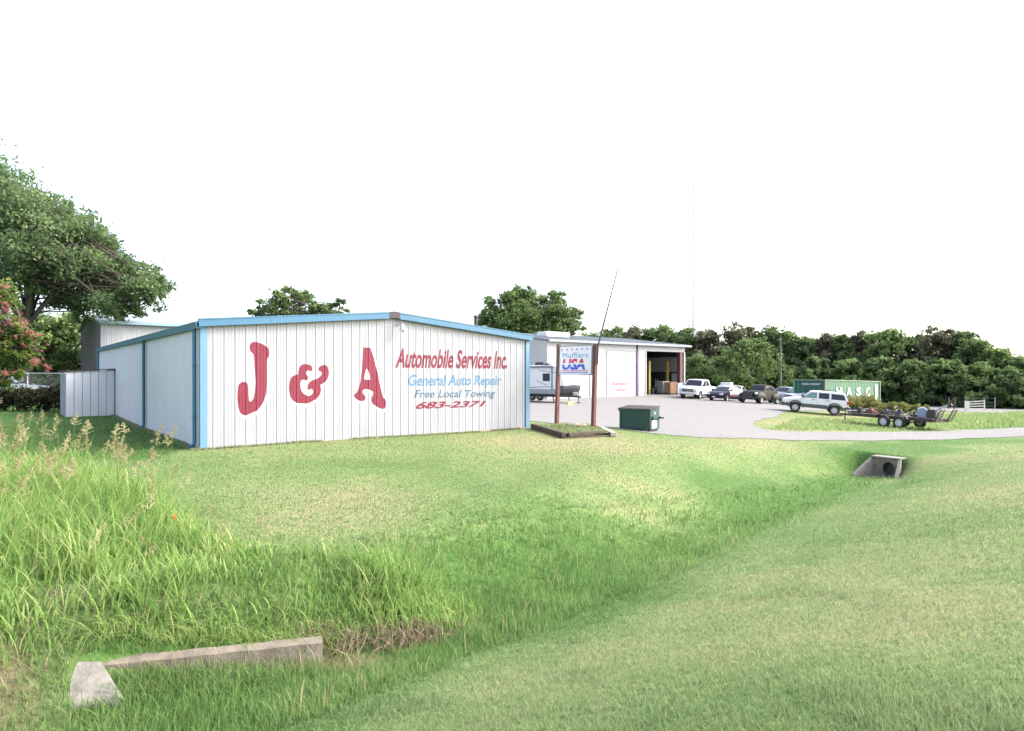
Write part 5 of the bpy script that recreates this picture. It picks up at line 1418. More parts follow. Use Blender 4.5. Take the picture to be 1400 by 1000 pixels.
# fences ----------------------------------------------------------
def chainlink():
    a = at(-60, 40.5); b = at(88, 39.2)
    t = thing('chain_link_fence', 'grey chain link fence between the hedge and the parked white car', 'fence', (a.x, a.y, a.z - .0)); d = Vector((b.x - a.x, b.y - a.y, 0)); L = d.length; d.normalize()
    M = mat('galvanised_wire', (.40, .42, .44), .5, .5); Hh = 2.05
    for k in range(4): MB().tube([(d.x * L * k / 3, d.y * L * k / 3, -.2), (d.x * L * k / 3, d.y * L * k / 3, Hh + .05)], .04, 8).build('post', M, t)
    MB().tube([(0, 0, Hh), (d.x * L, d.y * L, Hh)], .03, 8).build('rail', M, t)
    m = MB(); s = .22; n = int(L / s)
    for k in range(n):
        for sgn_ in (1, -1):
            x = k * s; zz = 0 if sgn_ == 1 else Hh; segs = int(Hh / s)
            xe = x + sgn_ * 0 + s * segs
            x1 = min(xe, L); z1 = (x1 - x) if sgn_ == 1 else Hh - (x1 - x)
            m.tube([(d.x * x, d.y * x, zz), (d.x * x1, d.y * x1, z1)], 0.0035, 3, cap=False)
    tag(m.build('wire_mesh', M, t), kind='stuff')
chainlink()
def wirefence():
    pts = [at(1203, 83), at(1245, 78), at(1293, 72), at(1320, 67.5), at(1360, 65), at(1420, 62)]
    t = thing('wire_fence', 'thin post and wire fence along the pale track below the trees', 'fence', pts[0]); W0 = mat('grey_post', (.24, .22, .21), .9, var=.3)
    acc = []
    for a, b in zip(pts, pts[1:]):
        n = max(1, int((b - a).length / 2.6))
        for k in range(n): acc.append(a.lerp(b, k / n))
    m = MB(); prev = None
    for p in acc:
        z = hz(p.x, p.y); q = Vector((p.x, p.y, z)) - pts[0]; tl = random.uniform(-.05, .05)
        MB().tube([q + Vector((0, 0, -.1)), q + Vector((tl, 0, 1.25))], [.055, .045], 6).build('post', W0, t)
        if prev is not None:
            for h_ in (.35, .7, 1.1): m.tube([prev + Vector((0, 0, h_)), q + Vector((0, 0, h_))], .008, 3, cap=False)
        prev = q
    m.build('wire', mat('galvanised_wire', (.4, .42, .44)), t)
wirefence()
g = at(1322, 61.5); t = thing('white_gate', 'small white painted rail gate with a broad post beside the pale track', 'gate', g, R(-14))
CR = mat('cream_paint', (.66, .62, .54), .6, var=.06)
MB().b2((-.18, -.07, -.1), (.18, .07, .95)).build('gate_post', CR, t)
for i in range(4): MB().beam((.2, 0, .22 + .22 * i), (1.5, 0, .26 + .24 * i), .05, .09).build('rail', CR, t)
MB().beam((1.45, 0, .1), (1.45, 0, 1.1), .08, .08).build('gate_stile', CR, t)
for px, Yy in ((1297, 66), (1305, 65.6)):
    g = at(px, Yy); t = MB().tube([(0, 0, -.1), (0, 0, 1.15)], [.10, .085], 8).build('fence_post', M_TIMBER, None, loc=g)
    tag(t, 'dark wooden post by the pale track, %s of the pair left of the gate' % ('farther' if px < 1300 else 'nearer'), 'post', 'pair of dark posts')

# ================================================================ trees and bushes
def leaves(C, Rr, n, size, flat=.75, seed=0, clump=0.28, hollow=2.2, squash=1.0, sub=None):
    """n small leaf sprays in sub-clumps through the blobs C (k,3) of radii Rr"""
    g = np.random.default_rng(seed)
    C = np.array(C, float); Rr = np.array(Rr, float)
    p = Rr ** 2; p /= p.sum()
    nc = sub or max(12, n // 45)
    bi = g.choice(len(C), nc, p=p)
    d = g.normal(size=(nc, 3)); d /= np.linalg.norm(d, axis=1)[:, None]
    rad = g.uniform(0.15, 1, nc) ** (1 / hollow)
    cc = C[bi] + d * (Rr[bi] * rad)[:, None] * np.array([1, 1, flat])
    cs = Rr[bi] * clump * g.uniform(.6, 1.4, nc)
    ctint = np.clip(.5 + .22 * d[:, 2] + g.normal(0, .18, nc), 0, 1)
    li = g.integers(0, nc, n)
    e = g.normal(size=(n, 3)) * .5
    P = cc[li] + e * cs[li][:, None] * np.array([1, 1, .7])
    # leaf quads
    a = g.normal(size=(n, 3)); a /= np.linalg.norm(a, axis=1)[:, None]
    b = g.normal(size=(n, 3)); b -= (a * b).sum(1)[:, None] * a; b /= np.linalg.norm(b, axis=1)[:, None]
    s = size * g.uniform(.55, 1.35, n)
    a *= s[:, None]; b *= (s * .55)[:, None]
    V = np.stack([P - a, P + b * 1.0 - a * .1, P + a, P - b + a * .1], 1).reshape(-1, 3)
    Fq = np.arange(4 * n).reshape(-1, 4)
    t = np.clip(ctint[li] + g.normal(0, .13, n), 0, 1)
    return V, Fq, t, cc
def limbs(m, base, targets, r0, split=.45, n=7, seed=0):
    r = random.Random(seed)
    for tg in targets:
        tg = Vector(tg); b = Vector(base)
        mid = b.lerp(tg, .5) + Vector((r.uniform(-.2, .2), r.uniform(-.2, .2), r.uniform(.0, .3))) * (tg - b).length * .3
        m.tube([b, b.lerp(mid, .5) + Vector((0, 0, .1)), mid, tg], [r0, r0 * .7, r0 * .5, r0 * .15], n)
def make_tree(nm, label, cat, loc, blobs, n, size, lm, trunk_h=None, trunk_r=.2, seed=1, group=None, flat=.8, clump=.3, rotz=0, limbn=None, twigs=0, hollow=2.2, trunk_off=(0, 0)):
    """blobs: (x, y, z, r) relative to the foot of the tree"""
    t = thing(nm, label, cat, loc, rotz, group)
    V, Fq, tn, cc = leaves([b[:3] for b in blobs], [b[3] for b in blobs], n, size, flat, seed, clump, hollow)
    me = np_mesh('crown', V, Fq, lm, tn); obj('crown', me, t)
    th = trunk_h or min(b[2] for b in blobs) * .7
    m = MB(); ox, oy = trunk_off
    m.tube([(ox, oy, -.4), (ox, oy, .2), (ox * .9 + .1, oy, th * .6), (ox * .8, oy, th)], [trunk_r * 1.4, trunk_r * 1.1, trunk_r, trunk_r * .85], 10)
    order = sorted(blobs, key=lambda b: -b[3])[:limbn or 9]
    limbs(m, (ox * .8, oy, th * .96), [b[:3] for b in order], trunk_r * .6, seed=seed)
    if twigs:
        r = random.Random(seed + 5)
        for i in range(twigs):
            b = blobs[r.randrange(len(blobs))]; c = cc[r.randrange(len(cc))]
            m.tube([b[:3], tuple((Vector(b[:3]) + Vector(c)) / 2 + Vector((0, 0, -.15))), tuple(c)], [.05, .035, .012], 4, cap=False)
    m.build('trunk', M_BARK, t, smooth=50)
    return t
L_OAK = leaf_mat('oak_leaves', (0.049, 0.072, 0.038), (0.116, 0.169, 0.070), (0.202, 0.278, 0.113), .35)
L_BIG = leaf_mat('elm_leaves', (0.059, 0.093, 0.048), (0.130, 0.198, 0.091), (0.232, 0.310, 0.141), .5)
L_WIL = leaf_mat('pale_leaves', (0.072, 0.116, 0.043), (0.148, 0.211, 0.081), (0.219, 0.286, 0.122), .4)
L_MID = leaf_mat('mid_leaves', (0.066, 0.102, 0.041), (0.138, 0.202, 0.077), (0.233, 0.316, 0.122), .4)
L_BRN = leaf_mat('dusky_leaves', (0.064, 0.064, 0.048), (0.136, 0.133, 0.086), (0.208, 0.208, 0.121), .35)
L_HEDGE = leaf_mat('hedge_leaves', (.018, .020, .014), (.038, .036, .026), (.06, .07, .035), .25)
L_CM = leaf_mat('crape_leaves', (.06, .11, .03), (.13, .20, .05), (.27, .24, .09), .45)
L_PINK = leaf_mat('pink_blossom', (.24, .08, .08), (.36, .13, .13), (.44, .24, .19), .4)
L_WEED = leaf_mat('olive_weeds', (.10, .13, .04), (.19, .20, .07), (.30, .27, .12), .4)

def wz(Y, py): return EYE + (512 - py) / F * Y
def wx(Y, px): return (px - 700) / F * Y

# big tree on the left
def big_tree():
    Y0 = 46.0; g = at(38, Y0); r = random.Random(3)
    B = []
    def add(px, py, R_, dy=0):
        Y = Y0 + dy; B.append((wx(Y, px) - g.x, dy, wz(Y, py) - g.z, R_))
    for px, py, R_, dy in ((-90,250,2.6,0),(-60,330,3.0,3),(-30,240,2.4,-2),(10,262,2.1,0),(0,300,2.6,4),(35,285,2.1,-2),(60,285,1.7,1),(80,320,2.0,2),(50,330,2.3,-3),(100,300,1.5,0),(118,325,1.7,-1),
                         (135,335,1.4,2),(110,360,1.8,-2),(150,350,1.3,1),(160,375,1.6,-1),(135,385,1.6,2),(185,370,1.25,0),(195,395,1.4,-2),(175,408,1.3,1),(205,380,1.0,1),(222,388,.85,0),(212,410,.95,-1),(150,415,1.4,-2),
                         (120,410,1.3,0),(90,375,1.8,1),(60,370,1.7,0),(85,410,1.2,2),(30,370,1.6,-2),(20,335,1.9,0),(-20,380,2.4,2),(-70,420,2.6,0),(190,425,.8,0),(165,432,.8,0),(110,425,1.1,1),(60,400,1.0,-1)):
        add(px, py, R_, dy)
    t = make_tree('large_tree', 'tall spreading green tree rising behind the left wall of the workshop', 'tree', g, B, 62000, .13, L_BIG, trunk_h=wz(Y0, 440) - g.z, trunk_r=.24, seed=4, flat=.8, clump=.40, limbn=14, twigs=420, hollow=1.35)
big_tree()
# branch ends with reddish leaves over the workshop roof
g = at(215, 46.5)
# undergrowth trees behind the fence on the left
def simple_tree(nm, label, px, top, wpx, Y, lm, n, size, seed, base_low=.1, group=None, cat='tree', elong=1.0, low=None, dens=1.0, trunk_r=.2):
    g = at(px, Y); r = random.Random(seed)
    zt = wz(Y, top) - g.z; W = wpx / F * Y / 2
    lowz = (low if low is not None else .12 * zt)
    B = []; k = int(10 + 3 * W)
    for i in range(k):
        h = lowz + (zt - lowz) * ((i + .6) / k)
        f = (h - lowz) / (zt - lowz)
        wr = W * (1.0 - .75 * max(0, f - .45) / .55) * (.78 + .3 * r.random())
        a = i * 2.4 + r.random()
        rr = min(W, zt * .5) * r.uniform(.26, .42)
        d = max(0, wr - rr)
        zc = min(h, zt - rr * .75)
        B.append((d * math.cos(a), d * math.sin(a), zc, rr))
    B.append((0, 0, zt * .5, W * .5))
    return make_tree(nm, label, cat, g, B, int(n * dens), size, lm, trunk_h=max(.8, zt * .45), trunk_r=trunk_r, seed=seed, group=group, flat=.85, clump=.36, limbn=8)
under = [(88, 430, 110, 58, L_MID, 'bright green bushy tree left of the grey gable of the barn'),
         (35, 425, 170, 60, L_OAK, 'dark bushy tree behind the white car at the left'),
         (-40, 430, 170, 58, L_OAK, 'dark tree behind the pink blossom at the left edge'),
         (150, 428, 60, 78, L_OAK, 'dark tree just behind the ridge of the barn'),]
for i, (px, top, wp, Y, lm, lab) in enumerate(under):
    simple_tree('bushy_tree', lab, px, top, wp, Y, lm, 13000, .19, 40 + i, low=.0)
# trees over the roofs
def clump_tree(nm, lab, g, spec, Y, n, size, lm, seed, clump=.3, tr=.3, hollow=2.2):
    B = [(wx(Y + dy, px) - g.x, dy, wz(Y + dy, py) - g.z, R_) for px, py, R_, dy in spec]
    return make_tree(nm, lab, 'tree', g, B, n, size, lm, trunk_h=min(b[2] for b in B) * .8, trunk_r=tr, seed=seed, clump=clump, limbn=14, twigs=60, hollow=hollow)
clump_tree('oak_tree', 'dark oak top showing over the left half of the blue roof edge', at(405, 62),
           [(348,430,.8,0),(362,420,.9,1),(378,408,.9,-1),(395,405,.9,0),(412,408,.9,1),(425,418,.9,-1),(385,425,1.3,0),(410,430,1.4,1),(432,430,1.0,0),(450,420,.7,0),(465,415,.6,0),(470,428,.75,1),(450,433,1.0,-1),(340,436,.5,0),(405,450,2,0),(360,445,1.4,0),(455,450,1.8,0)],
           62, 11000, .18, L_OAK, 61, .36, .16)
clump_tree('broad_tree', 'broad green tree with two crowns above the radiator shop roof', at(722, 92),
           [(668,430,1.9,0),(675,415,1.4,1),(690,440,2.4,-1),(700,412,2.0,0),(715,400,1.6,0),(728,415,2.4,2),(712,435,3.0,-1),(735,440,2.8,0),(752,412,1.5,0),(762,408,1.4,1),(765,430,2.0,-1),(778,440,1.6,0),(785,430,1.1,0),(750,450,2.6,0),(690,455,2.6,0),(720,460,3.2,0),(660,450,1.6,0),(788,452,1.2,0)],
           92, 25000, .24, L_MID, 62, .34, .3)
simple_tree('low_tree', 'small tree top at the right end of the blue roof ridge', 508, 428, 40, 75, L_OAK, 900, .2, 63, low=2)
# the wood at the right: every tree its own
wood = [ # px, top, width px, Y, material, label
 (806,456,50,120,0),(838,450,58,112,0),(868,448,55,106,3),(900,446,58,104,0),(934,450,56,100,0),(965,452,52,98,3),(1012,446,58,97,3),(1046,447,58,95,0),(1075,456,46,93,0),
 (1100,461,46,91,0),(1128,459,44,90,3),(1152,460,44,89,0),(1176,457,44,88,3),(1214,450,62,84,1),(1250,458,48,84,0),(1286,450,56,80,3),(1312,452,44,79,0),(1338,465,52,76,0),(1362,476,50,74,1),(1392,488,48,72,0),(1425,494,52,70,0),
 (950,487,52,84,2),(985,490,40,82,2),(1026,462,82,80,2),(1112,490,52,82,0),(1160,492,60,80,1),(1200,490,52,78,0),(1248,492,56,75,1),(1292,492,58,73,0),(1340,497,54,70,1),(1385,505,50,68,0),(1070,500,50,84,0),(1460,500,60,70,0),(770,470,60,120,0)]
WN = ['dark', 'mid green', 'pale willowy', 'dusky brown green']
WM = [L_OAK, L_MID, L_WIL, L_BRN]
WHERE = {806:'left end of the wood, farthest back',838:'behind the shop roof left of its middle',868:'behind the shop roof near its middle',900:'behind the right half of the shop roof',934:'above the right corner of the shop roof',965:'behind and above the white pickup',
 1012:'high behind the pale willowy tree, on its left',1046:'high behind the pale willowy tree, on its right',1075:'just right of the utility pole top',1100:'above the left end of the green container',1128:'above the middle of the green container',1152:'above the lettering of the green container',
 1176:'above the right part of the green container, in the back row',1214:'tallest above the right end of the container',1250:'in the back row right of the container',1286:'with the highest jagged top, right of the container',1312:'back row, where the skyline starts to fall to the right',
 1338:'on the falling skyline above the white gate',1362:'on the falling skyline right of the white gate',1392:'at the right edge of the picture, back row',1425:'just past the right edge',950:'low beside the open bay of the shop',985:'small, between the white pickup and the larger pale tree',1026:'large round one behind the old coupe',
 1112:'front row behind the left end of the container',1160:'front row behind the middle of the container',1200:'front row at the right end of the container',1248:'front row, first right of the container',1292:'front row behind the pair of dark posts',1340:'front row behind the white gate',1385:'front row at the right edge',1070:'front row behind the utility pole',1460:'outside the right edge',770:'behind the broad tree above the shop'}
for i, (px, top, wp, Y, k) in enumerate(wood):
    lab = WN[k] + ' tree, ' + WHERE[px]
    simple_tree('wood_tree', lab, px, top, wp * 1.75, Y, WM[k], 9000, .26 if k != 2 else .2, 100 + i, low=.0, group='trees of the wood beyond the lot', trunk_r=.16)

# crape myrtle with pink flowers at the left edge
def crape():
    Y0 = 21.5; g = at(-55, Y0); B = []
    for px, py, R_, dy in ((-60,430,1.0,0),(-35,400,.7,0),(-10,400,.55,0),(5,410,.42,.3),(12,440,.5,-.3),(-20,450,.9,.3),(25,455,.42,0),(35,470,.40,.2),(45,462,.26,-.2),(20,480,.55,-.2),(40,495,.26,0),(52,480,.2,0),(0,490,.6,.2),(10,515,.42,0),(-20,510,.8,0),(25,505,.3,.2),(-60,490,1.1,.3),(-95,440,1.0,0),(5,528,.22,0),(-5,385,.25,0)):
        B.append((wx(Y0 + dy, px) - g.x, dy, wz(Y0 + dy, py) - g.z, R_))
    t = make_tree('crape_myrtle', 'bushy tree with clusters of pink flowers at the left edge', 'tree', g, B, 24000, .055, L_CM, trunk_h=1.2, trunk_r=.09, seed=77, flat=.95, clump=.42, limbn=18, twigs=90)
    r = random.Random(9); C = []; Rr = []
    for px, py, q in ((3,393,.10),(8,418,.12),(2,405,.08),(15,440,.14),(22,443,.09),(45,461,.10),(52,468,.07),(65,458,.05),(35,455,.07),(52,482,.05),(55,494,.10),(62,492,.06),(57,502,.09),(44,496,.08),(8,478,.09),(12,512,.10),(5,520,.07),(24,508,.06),(30,470,.06),(-10,430,.12),(-20,480,.12),(-30,400,.12),(0,455,.08),(18,425,.06),(28,462,.06)):
        C.append((wx(Y0 - .6, px) - g.x, -.6 + r.uniform(-.3, .5), wz(Y0 - .6, py) - g.z)); Rr.append(q * 1.35)
    V, Fq, tn, cc = leaves(C, Rr, 2000, .028, 1.1, 5, .55, 2.0, sub=110)
    tag(obj('blossom', np_mesh('blossom', V, Fq, L_PINK, tn), t))
crape()
# dark hedge behind it
def hedge():
    a = at(-40, 36); b = at(93, 35.5); n = 16; B = []
    for i in range(n):
        f = i / (n - 1); p = a.lerp(b, f) - a
        B.append((p.x, p.y + random.uniform(-.3, .3), .62 + random.uniform(-.08, .08), .62)); B.append((p.x + .2, p.y, 1.0 + random.uniform(-.12, .12), .42))
    t = thing('hedge', 'dark brownish hedge in front of the chain link fence', 'hedge', a)
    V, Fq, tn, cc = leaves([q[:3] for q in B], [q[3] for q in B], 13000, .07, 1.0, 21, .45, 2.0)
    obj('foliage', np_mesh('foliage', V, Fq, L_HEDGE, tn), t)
    m = MB(); r = random.Random(2)
    for i in range(60):
        q = B[r.randrange(len(B))]; m.tube([(q[0], q[1], -.1), (q[0] + r.uniform(-.3, .3), q[1] + r.uniform(-.2, .2), q[2] + r.uniform(0, .5))], [.025, .008], 4, cap=False)
    m.build('stem', M_BARK, t)
hedge()
# olive weeds in front of the container
def weeds(lab, pxs, Y, hgt, n, seed, rad=.7):
    g = at(sum(pxs) / 2, Y); r = random.Random(seed); B = []
    for i in range(9):
        px = pxs[0] + (pxs[1] - pxs[0]) * i / 8; B.append((wx(Y, px) - g.x, r.uniform(-.8, .8), hgt * r.uniform(.3, .62), rad * r.uniform(.7, 1.1)))
    t = thing('weed_bush', lab, 'bush', g)
    V, Fq, tn, cc = leaves([q[:3] for q in B], [q[3] for q in B], n, .085, .8, seed, .5, 2.0)
    obj('foliage', np_mesh('foliage', V, Fq, L_WEED, tn), t)
weeds('tall olive weeds growing against the lettered side of the container', (1146, 1196), 56.5, 1.55, 8000, 5, .75)
weeds('lower yellow green weeds at the right foot of the container', (1190, 1226), 55, 1.0, 3500, 6, .5)
weeds('green weed clump in the meadow right of the container', (1228, 1262), 58, .8, 2200, 8, .45)

# ================================================================ grass
g_ = np.random.default_rng(5)
BLD = [(A0[0] + D1[0] * a + D2[0] * b, A0[1] + D1[1] * a + D2[1] * b) for a, b in ((0, 0), (BW, 0), (BW, BL), (0, BL))]
WALLP = [(-4.33, 6.30), (-4.0, 5.86), (-3.66, 6.02), (-3.9, 6.30), (-2.08, 7.0), (-2.12, 7.16), (-4.08, 6.45)]
CULV = [(12.55, 23.55), (13.3, 23.0), (14.45, 22.9), (14.9, 24.1), (13.5, 24.9), (12.9, 24.6)]
BED = [tuple(c0), tuple(c1), tuple(c2), tuple(c3)]
_hw = Vector((13.75, 23.75, 0)); _ax = Vector((D1[0], D1[1], 0)); _nx = Vector((D2[0], D2[1], 0))
def _q(a, b): v = _hw + _ax * a - _nx * b; return (v.x, v.y)
CULV = [_q(-.45, -.50), _q(-.45, .50), _q(.42, .52), _q(.42, -.52)]
def blades(name, X, Y, hgt, wid, lm, tint, lean=.35, segs=1, droop=0.0, seed=0, zoff=-.01, parent=None):
    g = np.random.default_rng(seed); n = len(X); Z = H(X, Y) + zoff
    a = g.uniform(0, 2 * np.pi, n); ca, sa_ = np.cos(a), np.sin(a)
    b = g.uniform(0, 2 * np.pi, n); ld = np.stack([np.cos(b), np.sin(b)], 1) * (np.abs(g.normal(0, lean, n)) * hgt)[:, None]
    P = np.stack([X, Y, Z], 1); wv = np.stack([ca, sa_, np.zeros(n)], 1) * (wid / 2)[:, None]
    rings = []
    for k in range(segs + 1):
        t = k / (segs + 1) if segs > 0 else 0
        c = P.copy(); c[:, 2] += hgt * (t - droop * t ** 3 * .6); c[:, :2] += ld * (t ** 1.7)
        wk = 1.0 if k == 0 else (1 - .55 * t)
        rings.append(c - wv * wk); rings.append(c + wv * wk)
    tip = P.copy(); tip[:, 2] += hgt * (1 - droop * .9); tip[:, :2] += ld
    V = np.stack(rings + [tip], 1); m = V.shape[1]; V = V.reshape(-1, 3)
    base = np.arange(n)[:, None] * m; T = []
    for k in range(segs):
        T += [base + [2 * k, 2 * k + 1, 2 * k + 3], base + [2 * k, 2 * k + 3, 2 * k + 2]]
    T.append(base + [2 * segs, 2 * segs + 1, m - 1])
    nt_ = len(T); Fq = np.stack(T, 1).reshape(-1, 3)
    me = np_mesh(name, V, Fq, lm, np.repeat(tint, nt_), 3)
    o = obj(name, me, parent)
    if parent is None: tag(o, kind='stuff')
    return o
L_LAWN = leaf_mat('lawn_blades', (.13, .20, .075), (.305, .415, .190), (.50, .46, .27), .45, up=.82)
L_LUSH = leaf_mat('lush_blades', (.10, .20, .055), (.24, .36, .125), (.44, .46, .23), .45, up=.6)
L_TALL = leaf_mat('tall_grass_blades', (.09, .18, .045), (.25, .39, .11), (.52, .54, .24), .5, up=.2)
L_SEED = leaf_mat('seed_heads', (.18, .15, .08), (.34, .31, .16), (.50, .45, .27), .4)
L_DEAD = leaf_mat('dead_blades', (.14, .10, .07), (.30, .22, .15), (.46, .37, .26), .3)

def scatter(n, r0, r1, a0=-56, a1=52, p=1.0):
    """more blades close to the viewer's end of the field, fewer far off"""
    q = g_.uniform(0, 1, n); r = 1 / (1 / r0 + (1 / r1 - 1 / r0) * q)
    a = np.radians(g_.uniform(a0, a1, n))
    return r * np.sin(a), r * np.cos(a)
TG_POLY = [(-9.5, 4.6), (-4.7, 5.95), (-4.1, 6.50), (-2.1, 7.25), (-1.25, 7.65), (-.6, 8.0), (-.35, 8.6), (-1.0, 9.15), (-2.2, 8.9), (-3.6, 8.9), (-4.7, 9.8), (-6.1, 11.2), (-8.3, 12.9), (-13.0, 14.5), (-16, 12), (-14, 6)]
def field(X, Y):
    k = ~(inside(X, Y, BLD) | inside(X, Y, WALLP) | inside(X, Y, CULV) | inside(X, Y, BED))
    k &= ~inside(X, Y, LOTR) | ((g_.uniform(0, 1, X.shape) < .012))
    k &= g_.uniform(0, 1, X.shape) > bareness(X, Y) * .95
    return k
def longness(X, Y):
    """0 mown lawn, 1 uncut band along the bottom of the ditch"""
    du, v = ditch_du(X, Y)
    lo = -1.0; hi = np.interp(v, [-5, 4, 8, 12, 18, 25], [2.2, 2.4, 2.8, 2.6, 1.9, 1.2])
    e = .35 * (vnoise(X, Y, .8, 41) - .5)
    return sm((du + e - lo) / .35) * sm((hi + e * 2 - du) / .9) * sm((25.3 - v) / .8)
def polyfill2(poly, n):
    xs = [p[0] for p in poly]; ys = [p[1] for p in poly]
    X = g_.uniform(min(xs), max(xs), n); Y = g_.uniform(min(ys), max(ys), n); k = inside(X, Y, poly); return X[k], Y[k]
# mown lawn
X, Y = scatter(330000, 2.3, 62)
X2, Y2 = scatter(290000, 6.5, 55); k = g_.random(len(X2)) < sm((np.hypot(X2, Y2) - 6.5) / 13); X2, Y2 = X2[k], Y2[k]; X, Y = np.r_[X, X2], np.r_[Y, Y2]
k = field(X, Y); X, Y = X[k], Y[k]
ln = longness(X, Y); k = ln < .6; X, Y, ln = X[k], Y[k], ln[k]
r = np.hypot(X, Y); dry_shade = dryness_and_shade(X, Y)
hg = (.036 + .022 * g_.random(len(X)) + .05 * ln) * (1 + .1 * sm((r - 14) / 20)) * (1 + .6 * sm((vnoise(X, Y, .7, 51) - .72) / .2) * sm((14 - r) / 5))
du_, _ = ditch_du(X, Y)
t = np.clip(.08 + dry_shade * .58 + .12 * sm((-du_ - .5) / 1.5) + g_.normal(0, .11, len(X)) + .25 * (g_.random(len(X)) < .05) * (r < 12) - .5 * sm((-8.9 - X) / 1.2) * sm((Y - 15.5 + .35 * (X + 9)) / 1.5), 0, 1)  # left of the workshop darkened as its shadow; near bank lightened against shade
t = np.maximum(t + .09 * sm((8 - r) / 4) * (du_ < 0), .60 * sm((r - 8) / 8) * (X > -9))  # near bank and distant blades lightened to offset their shaded sides
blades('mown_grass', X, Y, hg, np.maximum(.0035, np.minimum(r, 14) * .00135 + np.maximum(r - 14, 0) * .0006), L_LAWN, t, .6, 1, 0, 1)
# uncut grass in the ditch
X, Y = scatter(190000, 4.0, 27, -42, 40)
k = field(X, Y); X, Y = X[k], Y[k]
ln = longness(X, Y); k = g_.random(len(X)) < ln; X, Y, ln = X[k], Y[k], ln[k]
r = np.hypot(X, Y); cl = vnoise(X, Y, .45, 61)
hg = (.06 + .10 * cl + .10 * g_.random(len(X)) ** 3) * (.6 + .4 * ln)
t = np.clip(.32 + .25 * (vnoise(X, Y, .9, 63) - .5) + .35 * (dryness_and_shade(X, Y) - .2) + g_.normal(0, .16, len(X)), 0, 1)
blades('ditch_grass', X, Y, hg, np.maximum(.005, r * .0013), L_LUSH, t, .5, 2, .15, 2)
# stalks standing out of the ditch grass
X, Y = scatter(2600, 5.0, 24, -20, 36); k = (longness(X, Y) > .5) & field(X, Y) & (vnoise(X, Y, .9, 71) > .58); X, Y = X[k], Y[k]
blades('pale_stalks', X, Y, g_.uniform(.16, .34, len(X)), np.maximum(.006, np.hypot(X, Y) * .0014), L_SEED, g_.uniform(.3, .9, len(X)), .25, 2, .1, 3)
X, Y = polyfill2(BED, 3500)
blades('bed_grass', X, Y, g_.uniform(.03, .11, len(X)), g_.uniform(.02, .04, len(X)), L_LAWN, np.clip(g_.normal(.55, .2, len(X)), 0, 1), .5, 1, 0, 15, zoff=.125)
# rough grass behind the building, lot island and meadow
def polyfill(poly, n):
    xs = [p[0] for p in poly]; ys = [p[1] for p in poly]
    X = g_.uniform(min(xs), max(xs), n); Y = g_.uniform(min(ys), max(ys), n); k = inside(X, Y, poly); return X[k], Y[k]
X, Y = polyfill([hit(1048, 589), hit(1090, 572), hit(1400, 566), hit(1500, 566), hit(1500, 580), hit(1400, 584), hit(1250, 589)], 60000); k = field(X, Y); X, Y = X[k], Y[k]
blades('meadow_grass', X, Y, g_.uniform(.08, .22, len(X)) * (1 + 1.2 * sm((X - 26) / 8) * sm((Y - 38) / 4)), g_.uniform(.03, .06, len(X)), L_LUSH, np.clip(g_.normal(.62, .2, len(X)), 0, 1), .5, 1, 0, 4)
# grass tufts along the foot of the walls
s = g_.uniform(-.3, BW + .2, 5200); o_ = -g_.uniform(.02, .22, 5200)
X = A0[0] + D1[0] * s + D2[0] * o_; Y = A0[1] + D1[1] * s + D2[1] * o_; k = vnoise(X, Y, .5, 81) > .35; X, Y = X[k], Y[k]
s2 = g_.uniform(-.2, BL, 4200); o2 = -g_.uniform(.02, .3, 4200)
X = np.r_[X, A0[0] + D2[0] * s2 + D1[0] * o2]; Y = np.r_[Y, A0[1] + D2[1] * s2 + D1[1] * o2]
blades('wall_foot_grass', X, Y, g_.uniform(.03, .09, len(X)), g_.uniform(.018, .035, len(X)), L_LAWN, np.clip(g_.normal(.62, .2, len(X)), 0, 1), .5, 1, 0, 5)

